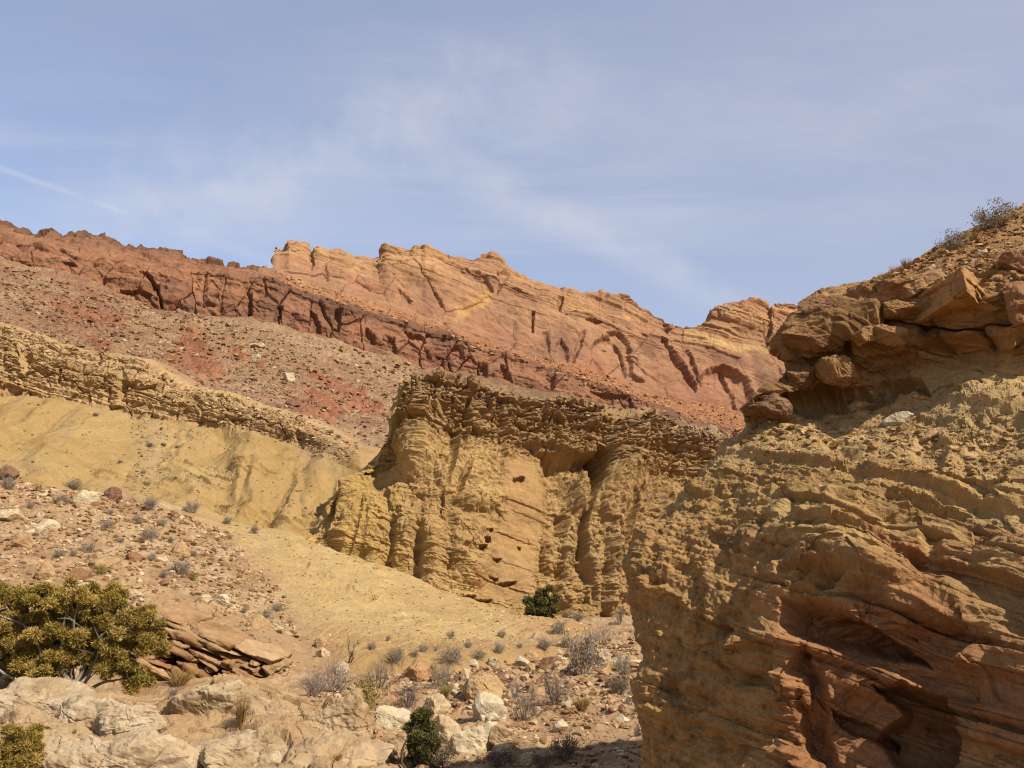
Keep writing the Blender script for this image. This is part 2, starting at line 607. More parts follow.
    def colf(c):
        P, px, py, v = c['P'], c['px'], c['py'], c['v']
        b = bed(P, 0.30, 0, 1.6, 40)
        up = sstep(v, 1.6, 3.4)
        col = np.tile(L(188, 139, 102)[None], (len(P), 1))
        i, f, r, t = strata(b, 1.5, 11)
        col = mixcol(col, L(208, 158, 108), up * 0.75 * sstep(fbm(P, 16, 3, seed=4), -.35, .45))
        col = mixcol(col, L(216, 170, 116), up * sstep(r, .55, .95) * .6)
        col = mixcol(col, L(172, 116, 84), .5 * sstep(.35 - r, 0, .3))
        col = mixcol(col, L(178, 124, 92), .7 * sstep(fbm(P, 22, 4, seed=6, ani=(1, 1, .6)), -.05, .4) * (1 - up))
        # pale band in the right hand dome
        pb = poly_sd(px, py, [(684, 325), (705, 330), (740, 341), (790, 347), (800, 352), (740, 349), (700, 340), (684, 333)])
        col = mixcol(col, L(222, 178, 118), .8 * sstep(pb + 3 * fbm(P, 6, 3, seed=8), -2, 3))
        for pol in ([(455, 305), (495, 288), (492, 300), (470, 318), (452, 325)], [(570, 303), (600, 308), (640, 315), (630, 319), (580, 310)]):
            col = mixcol(col, L(220, 170, 104), .7 * sstep(poly_sd(px, py, pol) + 4 * fbm(P, 5, 3, seed=12), -2, 3))
        # desert varnish
        q = P.copy(); q[:, 2] *= .35
        vs = sstep(fbm(q, 10, 5, .6, seed=13), .12, .5) * (1 - .85 * up)
        col = mixcol(col, L(122, 88, 72), .45 * vs)
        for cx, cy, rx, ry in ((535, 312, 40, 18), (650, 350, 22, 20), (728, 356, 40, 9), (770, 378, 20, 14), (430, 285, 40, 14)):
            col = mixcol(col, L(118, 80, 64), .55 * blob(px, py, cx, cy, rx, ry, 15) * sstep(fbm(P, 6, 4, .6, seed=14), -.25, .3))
        i4, f4, r4, t4 = strata(bed(P, .3, 0, 1.0, 20, seed=17), .55, 18)
        col *= (1 + .16 * fbm(P, 3, 4, .6, seed=15) + .14 * (r4 - .5))[:, None]
        return col

    surface('cliff', G, vv, disp, colf, M_far, nsm=3, gsm=0,
            label='tall orange slickrock cliff with arched alcoves under the skyline', cat='cliff')


RIM = [(-250, 185), (-60, 214), (0, 223), (33, 235), (53, 232.5), (70, 234.5), (106, 239), (120, 244), (133, 248), (173, 252), (195, 259), (216, 261), (240, 266), (259, 269), (268, 270)]
BTOP = [(-250, 200), (0, 238), (60, 247), (133, 262), (216, 274), (275, 280), (293, 288), (343, 307), (406, 324), (456, 335.5), (499, 354), (542, 367), (592, 384), (649, 404), (699, 424), (742, 434), (1100, 520)]
BBASE = [(-250, 222), (0, 264), (66, 277), (103, 292), (159, 309), (212, 317), (252, 324), (277, 329), (320, 340), (360, 352), (403, 364), (446, 375), (500, 388), (560, 400), (620, 414), (690, 432), (742, 446), (1100, 545)]


def yl(x): return np.interp(x, [-250, 0, 300, 742, 1100], [146, 150, 160, 186, 205])


def red_cliff():
    u = usample(-250, 1100, 0.9, f1=800)
    top = np.interp(u, *np.array(BTOP).T)
    ba = np.interp(u, *np.array(BBASE).T)
    rim = np.interp(u, *np.array(RIM).T)
    ub = np.interp(u, *np.array(UBASE).T) - 1
    k = sstep(u, 262, 284)
    r3 = lerp(rim, ub, k)
    y = yl(u)
    y3 = lerp(y + 17, yb(u) + 2.5, k)
    rows = [at(u, ba + 14, y - 2), at(u, ba, y), at(u, top * .5 + ba * .5, y + 1.2), at(u, top, y + 3.5), at(u, (top + r3) / 2, (y + 3.5) * .5 + y3 * .5), at(u, r3, y3)]
    t = rows[-1]
    rows += [t + np.array([0, 14, -0.5]), t + np.array([0, 60, -22])]
    G, vv = vloft(np.array(rows), [12, 30, 30, 30, 26, 8, 6])

    def disp(c):
        P, N, px, py, v = c['P'], c['N'], c['px'], c['py'], c['v']
        wall = sstep(v, .6, 1.1) * (1 - sstep(v, 2.9, 3.15))
        upp = sstep(v, 2.95, 3.3) * (1 - sstep(v, 5.3, 6))
        b = bed(P, 0.24, 0, 1.0, 30, seed=3)
        lg, i, r = ledges(P, b, 1.5, 21, 5.0, .6)
        c1, e1 = cells(P, (7, 9, 16), 22)
        c2, e2 = cells(P, (2.6, 3, 4.2), 23)
        d = 1.3 * fbm(P, 16, 3, seed=21) * wall + broken(P, 5.5, (1.3, .6, .28), 63, .8) * (1 - .3 * upp)
        d += wall * (1.0 * (c1 - .5) - .5 * (1 - sstep(e1, 0, .05)) + .3 * (c2 - .5) + .8 * (lg - .5) + .35 * fbm(P, 3, 4, .6, seed=27))
        d += upp * (.9 * (lg - .4) + .6 * (c2 - .5) + .7 * fbm(P, 5, 4, .6, seed=24))
        d += 0.30 * fbm(P, 1.6, 3, .6, seed=25)
        # rubbly rim along the sky on the left
        rimm = sstep(v, 4.3, 5.0) * (1 - sstep(v, 5.2, 5.8)) * (1 - sstep(px, 262, 285))
        d += rimm * (1.1 * (c2 - .3) + .7 * fbm(P, 2.2, 3, .6, seed=26))

        def carve(poly, dep, soft=1.4):
            nonlocal d
            d = d - dep * sstep(poly_sd(px, py, poly), -soft * .4, soft)
        for x, y_, w_, h_, sl in ((250, 305, 6, 24, 0), (278, 317, 6, 26, -3), (317, 323, 7, 32, 4), (337, 320, 7, 24, -2), (370, 336, 9, 16, 0), (392, 347, 9, 28, 3), (415, 334, 17, 11, 8),
                                  (440, 363, 8, 18, 0), (458, 351, 14, 14, 5), (483, 372, 9, 24, 0), (551, 379, 9, 20, 0), (160, 299, 4, 30, 5), (72, 279, 11, 12, 5), (428, 352, 5, 14, 0), (505, 372, 7, 16, 3)):
            carve([(x - w_ / 2 - sl / 2, y_ - h_ / 2), (x + w_ / 2 - sl / 2, y_ - h_ / 2 + 3), (x + w_ / 2 + sl / 2, y_ + h_ / 2), (x - w_ / 2 + sl / 2, y_ + h_ / 2 - 2)], 1.7, 2.2)
        carve([(10, 262), (30, 265), (51, 272), (50, 275), (28, 270), (10, 265.5)], 2.2, 1)
        carve([(62, 263), (72, 264), (77, 269), (70, 268)], 2.0, 1)
        carve([(140, 269), (148, 272), (158, 288), (155, 293), (148, 279)], 2.2, 1)
        carve([(120, 287), (140, 291), (155, 297), (152, 301), (135, 296), (120, 291)], 1.4, 1)
        return P + N * d[:, None]

    def colf(c):
        P, px, py, v, N2 = c['P'], c['px'], c['py'], c['v'], c['N2']
        wall = sstep(v, .6, 1.1) * (1 - sstep(v, 2.9, 3.2))
        col = np.tile(L(172, 122, 88)[None], (len(P), 1))
        b = bed(P, 0.24, 0, 1.0, 30, seed=3)
        i, f, r, t = strata(b, 1.3, 31)
        left = 1 - sstep(px, 120, 330)
        col = mixcol(col, L(180, 124, 88), wall * left * .7)
        col = mixcol(col, L(144, 102, 76), .5 * sstep(r, .55, .9))
        col = mixcol(col, L(176, 116, 88), wall * .7 * sstep(fbm(P, 9, 4, .6, seed=32), .1, .45) * sstep(c['py'] - np.interp(px, *np.array(BTOP).T), 4, 18))
        q = P.copy(); q[:, 2] *= .4
        col = mixcol(col, L(116, 86, 68), wall * .5 * sstep(fbm(q, 8, 5, .6, seed=33), -.02, .38) * (0.45 + .55 * sstep(px, 60, 260)))
        # debris apron under the upper cliff
        upp = sstep(v, 3.1, 3.6)
        deb = L(186, 130, 86)
        col = mixcol(col, deb, upp * sstep(px, 262, 330) * (.55 + .45 * sstep(fbm(P, 4, 4, .6, seed=34), -.3, .3)))
        col = mixcol(col, L(222, 180, 128), upp * sstep(px, 268, 290) * (1 - sstep(px, 330, 420)) * .6 * sstep(v, 4.2, 4.9))
        col = mixcol(col, L(116, 84, 64), sstep(v, 2.7, 3.0) * (1 - sstep(v, 3.15, 3.5)) * sstep(px, 230, 300) * .65)
        col = mixcol(col, L(172, 116, 86), upp * (1 - sstep(px, 240, 270)) * .6 * sstep(fbm(P, 12, 4, seed=35), -.1, .35))
        col = mixcol(col, L(108, 78, 58), sstep(v, 4.6, 4.95) * (1 - sstep(px, 262, 275)) * .7)
        col *= (1 + .22 * fbm(P, 1.5, 3, .6, seed=36))[:, None]
        return col

    surface('cliff_band', G, vv, disp, colf, M_red, nsm=4, gsm=1,
            label='dark red varnished cliff band with deep notches below the orange cliff', cat='cliff')


def talus():
    u = usample(-250, 1000, 1.0, f1=800)
    ba = np.interp(u, *np.array(BBASE).T) - 4
    bot = np.interp(u, [-250, 0, 43, 143, 309, 360, 430, 742, 1000], [270, 338, 352, 374, 436, 458, 470, 478, 520])
    y = yl(u)
    yb_ = np.interp(u, [-250, 0, 400, 742, 1000], [86, 88, 84, 92, 100])
    rows = [at(u, bot + 25, yb_ - 1), at(u, bot, yb_), at(u, bot * .62 + ba * .38, yb_ * .66 + y * .34), at(u, bot * .3 + ba * .7, yb_ * .34 + y * .66), at(u, ba, y + 3)]
    G, vv = vloft(np.array(rows), [14, 40, 36, 32], 'cat')

    def redm(c):
        P, px, py = c['P'], c['px'], c['py']
        m = np.zeros(len(P), np.float32)
        for pol, s_ in (([(40, 298), (80, 305), (122, 318), (118, 325), (70, 318), (42, 306)], 4), ([(184, 328), (202, 330), (205, 346), (224, 370), (215, 378), (176, 364), (160, 360), (180, 346)], 4),
                        ([(300, 368), (345, 380), (370, 392), (360, 402), (330, 396), (312, 386)], 3), ([(300, 388), (335, 402), (345, 420), (318, 418), (306, 402)], 3), ([(85, 335), (110, 340), (112, 352), (96, 354)], 3),
                        ([(225, 348), (260, 360), (268, 368), (230, 360)], 3), ([(290, 400), (330, 415), (332, 426), (300, 420)], 3), ([(340, 395), (385, 405), (380, 416), (345, 408)], 3)):
            m = np.maximum(m, sstep(poly_sd(px, py, pol) + 6 * fbm(P, 4, 3, .6, seed=41), -s_, s_))
        return m

    def disp(c):
        P, N, px, py, v = c['P'], c['N'], c['px'], c['py'], c['v']
        m = redm(c)
        b = bed(P, 0.26, 0, .8, 20, seed=43)
        lg, i, r = ledges(P, b, 0.8, 44, 3.5, .5)
        c2, e2 = cells(P, (.9, .9, .7), 45)
        c3, e3 = cells(P, (.45, .45, .4), 46)
        qd = P.copy(); qd[:, 0] += .2 * P[:, 1]; qd[:, 1] *= .25; qd[:, 2] *= .25
        d = 1.3 * fbm(P, 18, 4, seed=42) + .7 * fbm(qd, 5, 3, seed=54) + .30 * fbm(P, 3, 3, .6, seed=47)
        keep = sstep(fbm(P, 7, 3, seed=48), -.3, .35)
        d += .45 * keep * sstep(c2, .72, 1) * sstep(e2, 0, .4) + .16 * sstep(c3, .5, 1) * sstep(e3, 0, .35)
        d += m * (1.2 * (lg - .35))
        lg2 = lg * sstep(fbm(P, 12, 3, seed=49, ani=(3, 3, 1)), .1, .35)
        d += .7 * lg2
        c['m'] = m
        return P + N * d[:, None]

    def colf(c):
        P, px, py, m = c['P'], c['px'], c['py'], c['m']
        col = np.tile(L(168, 132, 94)[None], (len(P), 1))
        col = mixcol(col, L(186, 150, 112), .8 * sstep(fbm(P, 14, 4, seed=51), -.1, .4))
        col = mixcol(col, L(152, 104, 78), .7 * sstep(fbm(P, 10, 4, .6, seed=52, ani=(2, 2, .5)), .05, .4))
        col = mixcol(col, L(170, 106, 75), m * .75)
        right = sstep(px, 400, 520)
        col = mixcol(col, L(130, 98, 70), right * .6)
        c3, e3 = cells(P, (.45, .45, .4), 46)
        col *= (1 + .5 * (c3 - .45))[:, None]
        col *= (1 + .25 * fbm(P, 1.1, 3, .6, seed=53))[:, None]
        return col

    surface('talus_slope', G, vv, disp, colf, M_talus, nsm=4, gsm=6, label='rubbly reddish brown talus slope below the dark red cliff band', cat='slope')


LTOP = [(-250, 275), (0, 323), (20, 330), (43, 336), (86, 349), (143, 358), (165, 372), (186, 386), (232, 393), (276, 406), (309, 420), (340, 436), (360, 447), (390, 452), (440, 468)]
LBOT = [(-250, 360), (0, 393), (43, 396), (80, 402), (133, 416), (186, 422), (239, 427), (282, 440), (309, 447), (340, 458), (372, 470), (440, 500)]
HFOOT = [(-250, 455), (0, 477), (56, 486), (100, 491), (139, 501), (186, 511), (232, 517), (292, 531), (340, 547), (400, 575), (440, 590)]


def badland_hill():
    u = usample(-250, 440, 0.8)
    tp, bt, ft = (np.interp(u, *np.array(a).T) for a in (LTOP, LBOT, HFOOT))
    yf = np.interp(u, [-250, 0, 186, 340, 440], [54, 53, 54, 54, 54])
    yB = np.interp(u, [-250, 0, 186, 300, 360, 440], [80, 77, 74, 69, 63, 60])
    yT = yB + np.interp(u, [0, 300, 360, 440], [3, 3, 6, 8])
    rows = [at(u, ft + 22, yf - 1.5), at(u, ft, yf), at(u, ft * .68 + bt * .32, yf * .72 + yB * .28), at(u, ft * .3 + bt * .7, yf * .35 + yB * .65), at(u, bt, yB), at(u, bt * .4 + tp * .6, yB * .7 + yT * .3), at(u, tp, yT)]
    t = rows[-1]
    rows += [t + np.array([0, 3, 0.5]), t + np.array([0, 14, 0.2]), t + np.array([0, 22, -8])]
    G, vv = vloft(np.array(rows), [14, 40, 50, 30, 46, 40, 10, 10, 6])

    def disp(c):
        P, N, px, py, v = c['P'], c['N'], c['px'], c['py'], c['v']
        led = .55 * sstep(v, 3.85, 4.1) * (1 - sstep(v, 5.9, 6.5)) * (1 - .85 * sstep(px, 300, 335))
        low = (1 - sstep(v, 3.8, 4.05)) * sstep(v, .6, 1.3)
        b = bed(P, 0.30, 0, .5, 12, seed=61)
        lg, i, r = ledges(P, b, 0.75, 62, 2.6, .6)
        lgf, _, _ = ledges(P, b, 0.28, 69, 1.3, .6)
        c1, e1 = cells(P, (2.2, 2.5, 1.6), 63)
        c2, e2 = cells(P, (.8, .8, .6), 64)
        # rills that run straight down the slope
        q = P.copy(); q[:, 0] += 0.55 * P[:, 1] * .5 + 2.2 * fbm(P, 6, 3, seed=66); q[:, 1] = 0; q[:, 2] = P[:, 2] * .10
        rill = fbm(q, 4.2, 3, .5, seed=65, ridge=True)
        rill2 = fbm(q, 1.6, 2, .5, seed=67, ridge=True)
        right = sstep(px, 190, 260)
        rib = fbm(q, 3.4, 2, .5, seed=80) + .35 * fbm(q, 1.5, 2, .5, seed=81)
        d = -low * ((.28 + .16 * right) * sstep(rill, -.2, 1.0) + .06 * sstep(rill2, .1, .9))
        d += .5 * fbm(P, 9, 3, seed=68) + low * 1.0 * rib
        # small resistant beds on the mudstone
        dash = sstep(fbm(P, 5, 3, .6, seed=70, ani=(1.6, 1.6, .5)), .02, .3)
        d += low * .5 * dash * (lgf - .2) + low * (.10 * fbm(P, 1.6, 4, .6, seed=78))
        d += led * (.8 * (lg - .45) + .7 * (c1 - .5) + .4 * (c2 - .5) + .25 * fbm(P, 1.2, 4, .6, seed=77) + .35 * (lgf - .5) - .5 * (1 - sstep(e1, 0, .08)))
        d += .03 * fbm(P, .6, 3, .6, seed=71) + led * broken(P, 1.7, (.75, .32, .14), 66) + (1 - led) * broken(P, 1.1, (.10, .06), 68) - low * .12 * sstep(fbm(P, 3, 4, .6, seed=79), .1, .4)
        bl = lambda *a: blob(px, py, *a)
        # rounded spurs on the right with gullies between them
        d += .35 * bl(262, 490, 20, 45, 24) + .6 * bl(300, 495, 20, 50, 26) + .25 * bl(232, 476, 14, 40, 16)
        d -= .35 * bl(282, 498, 7, 36, 28) + .15 * bl(246, 470, 6, 30, 14) + .4 * bl(318, 508, 7, 36, 30)
        d -= .9 * bl(25, 358, 7, 16, 0) + .8 * bl(122, 386, 6, 18, 0) + .5 * bl(56, 372, 4, 12, 0)
        return P + N * d[:, None]

    def colf(c):
        P, px, py, v, N2 = c['P'], c['px'], c['py'], c['v'], c['N2']
        led = sstep(v, 3.9, 4.1)
        b = bed(P, 0.30, 0, .5, 12, seed=61)
        i, f, r, t = strata(b, .5, 72)
        col = np.tile(L(192, 155, 96)[None], (len(P), 1))
        col = mixcol(col, L(200, 166, 110), .7 * sstep(fbm(P, 8, 4, seed=73), -.2, .4))
        col = mixcol(col, L(180, 140, 82), .5 * sstep(r, .6, .95))
        col = mixcol(col, L(206, 166, 112), led * .85)
        col = mixcol(col, L(180, 138, 90), led * .6 * sstep(fbm(P, 3, 4, .6, seed=74), 0, .4))
        col = mixcol(col, L(214, 178, 126), led * .6 * sstep(r, .5, .9))
        # grey debris trails coming down from the ledge
        tr = np.maximum.reduce([blob(px, py, 150, 452, 16, 48, 22), .8 * blob(px, py, 68, 425, 9, 30, 20), blob(px, py, 318, 452, 36, 26, 30)])
        col = mixcol(col, L(190, 156, 112), tr * .8 * sstep(fbm(P, 2, 4, .6, seed=75), -.35, .2))
        col = mixcol(col, L(180, 140, 100), sstep(v, 6.3, 7) * .8)
        col *= (1 + .12 * fbm(P, .9, 4, .6, seed=76))[:, None]
        return col

    surface('badland_hill', G, vv, disp, colf, M_hill, nsm=4, gsm=3, label='smooth yellow mudstone hill capped by a broken tan ledge', cat='hill')


# ------------------------------------------------------------------ the buff butte
BT = [(296, 532), (312, 528), (320, 516), (326, 500), (336, 486), (350, 474), (364, 464), (378, 450), (388, 434), (393, 420), (395, 400), (398, 388), (407, 380), (414, 376.6), (430, 377), (443, 377), (458, 381), (473, 383), (490, 387), (506, 390), (518, 395), (529, 398), (549, 398),
      (556, 397), (576, 396.5), (588, 400), (599, 403), (619, 407), (649, 408), (676, 420), (700, 426), (712, 428), (742, 442), (770, 452), (900, 490)]
BF = [(296, 536), (343, 554), (400, 576), (443, 592), (486, 608), (526, 617), (632, 623), (700, 626), (900, 632)]


def butte():
    u = usample(296, 900, 0.7, f1=745)
    tp, ft = np.interp(u, *np.array(BT).T), np.interp(u, *np.array(BF).T)
    yf = np.interp(u, [296, 343, 443, 500, 560, 632, 742, 900], [49.0, 48.2, 48.4, 49.6, 51.2, 53.0, 57, 64])
    yT = yf + np.interp(u, [296, 330, 370, 390, 398, 420, 520, 632, 742, 900], [1, 2, 3.6, 4.8, 5.0, 4.6, 5.5, 6, 6, 6])
    k = lambda a: ft * (1 - a) + tp * a
    ky = lambda a: yf * (1 - a) + yT * a
    rows = [at(u, ft + 18, yf - .6), at(u, ft, yf), at(u, k(.28), ky(.18)), at(u, k(.52), ky(.42)), at(u, k(.72), ky(.80)), at(u, k(.87), ky(.90)), at(u, tp + 1, yT), at(u, tp, yT + .6)]
    t = rows[-1]
    rows += [t + np.array([0, 3, .3]), t + np.array([0, 12, -.5]), t + np.array([2, 24, -8])]
    G, vv = vloft(np.array(rows), [14, 70, 62, 52, 40, 36, 4, 10, 8, 6])

    def disp(c):
        P, N, px, py, v = c['P'], c['N'], c['px'], c['py'], c['v']
        tpv = np.interp(px, *np.array(BT).T)
        fr = np.clip((np.interp(px, *np.array(BF).T) - py) / 230.0, 0, 1.2)
        main = sstep(px, 388, 402)
        cap = sstep(py - tpv, 78, 36) * main * (1 - .8 * sstep(v, 6.2, 7.0))
        bl = lambda *a, **k_: blob(px, py, *a, **k_)
        b = bed(P, 0.16, 0, .45, 7, seed=81)
        lg, i, r = ledges(P, b, 0.62, 82, 2.0, .65)
        lgf, _, _ = ledges(P, b, 0.24, 83, .9, .6)
        c1, e1 = cells(P, (1.5, 1.8, 1.3), 84)
        c2, e2 = cells(P, (.5, .5, .42), 85)
        d = .6 * fbm(P, 5, 3, seed=86) + .18 * fbm(P, 1.7, 3, .55, seed=87)
        smoothf = sstep(poly_sd(px, py, [(500, 470), (520, 448), (536, 462), (545, 490), (548, 520), (541, 548), (536, 580), (530, 606), (480, 600), (470, 570), (488, 540), (504, 510)]), -2, 8)
        rough = 1 - .85 * smoothf
        # vertical fluting of the lower wall
        q = P.copy(); q[:, 2] *= .16; q[:, 1] *= .4; q[:, 0] += .35 * fbm(P, 2.5, 2, seed=88)
        fl = fbm(q, 1.9, 3, .5, seed=89, ridge=True)
        low = (1 - cap) * rough * (1 - sstep(v, 7.4, 8))
        d += low * (-.20 * sstep(fl, -.1, 1.0) + .12 * fbm(P, .75, 4, .62, seed=90))
        d += broken(P, 1.5, (.42, .26, .13), 70, .7) * (rough * (.75 + .5 * cap + .75 * sstep(px, 545, 575) * (1 - cap)) + .12)
        d += cap * (.6 * (lg - .4) + .45 * (c1 - .5) + .36 * (lgf - .5) + .26 * (c2 - .5) - .3 * (1 - sstep(e1, 0, .09)) - .30 * sstep(fl, .1, .95))
        d += low * (.10 * (c2 - .5) + .16 * (lgf - .5))
        d += .06 * fbm(P, .28, 3, .6, seed=91) * rough
        # bulges, benches and gullies
        A = lambda cx, cy, rx, ry, rot, a: a * bl(cx, cy, rx, ry, rot)
        d += A(352, 515, 26, 46, 8, .8) + A(376, 540, 14, 46, 4, .5) + A(404, 545, 14, 48, 2, .5) + A(432, 545, 18, 60, 0, .7) + A(470, 540, 28, 50, -6, 1.0)
        d -= A(331, 505, 7, 34, 14, .6) + A(352, 535, 5, 44, 14, .4) + A(391, 540, 6, 42, 8, .2) + A(418, 548, 6, 50, 3, .28) + A(448, 536, 6, 40, 2, .25)
        d += A(474, 500, 30, 14, -2, .9)
        d += A(420, 430, 24, 52, 6, 1.6) + A(448, 470, 14, 34, 10, .5) + A(478, 440, 22, 46, 6, .5)
        d -= A(452, 448, 5, 48, 14, .9) + A(466, 420, 4, 34, 8, .5) + A(500, 430, 6, 52, 2, .6) + A(462, 480, 4, 22, 24, .7)
        # recess right of the smooth face, under an overhanging brow
        rec = sstep(poly_sd(px, py, [(536, 457), (560, 460), (600, 456), (604, 470), (592, 500), (590, 545), (600, 600), (560, 612), (536, 606), (541, 560), (549, 520), (548, 490), (542, 472)]), -2, 3)
        d -= 1.35 * rec
        brow = sstep(poly_sd(px, py, [(526, 440), (545, 434), (600, 436), (612, 448), (606, 457), (560, 459), (536, 456)]), -2, 4)
        d += .8 * brow
        d += rec * (A(586, 490, 8, 34, 4, .9) + A(577, 525, 12, 50, 3, .9) + A(556, 545, 12, 26, -8, .9) + A(598, 545, 10, 34, 6, 1.0) + A(580, 592, 17, 30, 0, 1.2) + A(603, 588, 13, 34, 0, 1.1))
        d -= sstep(poly_sd(px, py, [(592, 447), (606, 452), (604, 470), (594, 466)]), -1, 2) * 1.3
        d += A(622, 470, 22, 60, 8, 1.5) + A(648, 450, 24, 46, 12, .9) + A(614, 550, 8, 30, 6, 1.0) + A(612, 590, 9, 28, 0, .8)
        d -= A(634, 500, 6, 50, 10, .9)
        # slabs broken out of the smooth face
        for x, y_, w_, h_ in ((486, 541, 9, 6), (480, 549, 9, 6), (498, 560, 11, 4), (516, 483, 12, 5), (508, 583, 18, 3.5), (494, 577, 12, 3), (464, 597, 26, 4), (484, 600, 18, 4), (521, 546, 5, 3), (488, 531, 10, 3)):
            d -= .5 * sstep(poly_sd(px, py, [(x - w_ / 2, y_ - h_ / 2 + 1), (x + w_ / 2, y_ - h_ / 2), (x + w_ / 2 - 1, y_ + h_ / 2 + 1), (x - w_ / 2 + 1, y_ + h_ / 2 - .5)]), -.4, 1.2)
        i2, f2, r2, t2 = strata(bed(P, .34, 0, .2, 6, seed=92), .42, 93)
        d += smoothf * .14 * (r2 - .5)
        d *= 1 - .8 * sstep(v, 6.95, 7.4)
        return P + N * d[:, None]

    def colf(c):
        P, px, py, v = c['P'], c['px'], c['py'], c['v']
        tpv = np.interp(px, *np.array(BT).T)
        main = sstep(px, 386, 420)
        cap = sstep(py - tpv, 72, 28) * main
        col = np.tile(L(204, 165, 106)[None], (len(P), 1))
        col = mixcol(col, L(204, 164, 94), .7 * (1 - main))
        col = mixcol(col, L(186, 145, 90), .6 * sstep(fbm(P, 4, 4, .55, seed=94), -.1, .4) * main)
        b = bed(P, 0.16, 0, .45, 7, seed=81)
        i, f, r, t = strata(b, .5, 95)
        col = mixcol(col, L(180, 140, 94), cap * .75)
        col = mixcol(col, L(150, 114, 78), cap * .55 * sstep(r, .5, .9))
        col = mixcol(col, L(184, 142, 96), .5 * cap * sstep(.5 - r, 0, .4))
        rt = sstep(px, 540, 640)
        col = mixcol(col, L(180, 142, 92), rt * .6)
        face = sstep(poly_sd(px, py, [(496, 470), (520, 448), (536, 462), (545, 490), (548, 520), (541, 548), (536, 580), (530, 606), (480, 600), (470, 570), (488, 540), (504, 510)]), -4, 8)
        col = mixcol(col, L(196, 152, 98), face * .85)
        col = mixcol(col, L(178, 148, 112), .7 * sstep(px, 610, 680) * sstep(py - tpv, 40, 6) * sstep(fbm(P, 2, 3, seed=97), -.3, .2))
        i4, f4, r4, t4 = strata(bed(P, .2, 0, .3, 5, seed=99), .13, 100)
        col *= (1 + .16 * fbm(P, .7, 4, .6, seed=96) + .16 * (r4 - .5))[:, None]
        return col

    surface('butte', G, vv, disp, colf, M_butte, nsm=4, gsm=2, label='buff fluted butte with a dark recess and a ledgy brown cap', cat='butte')


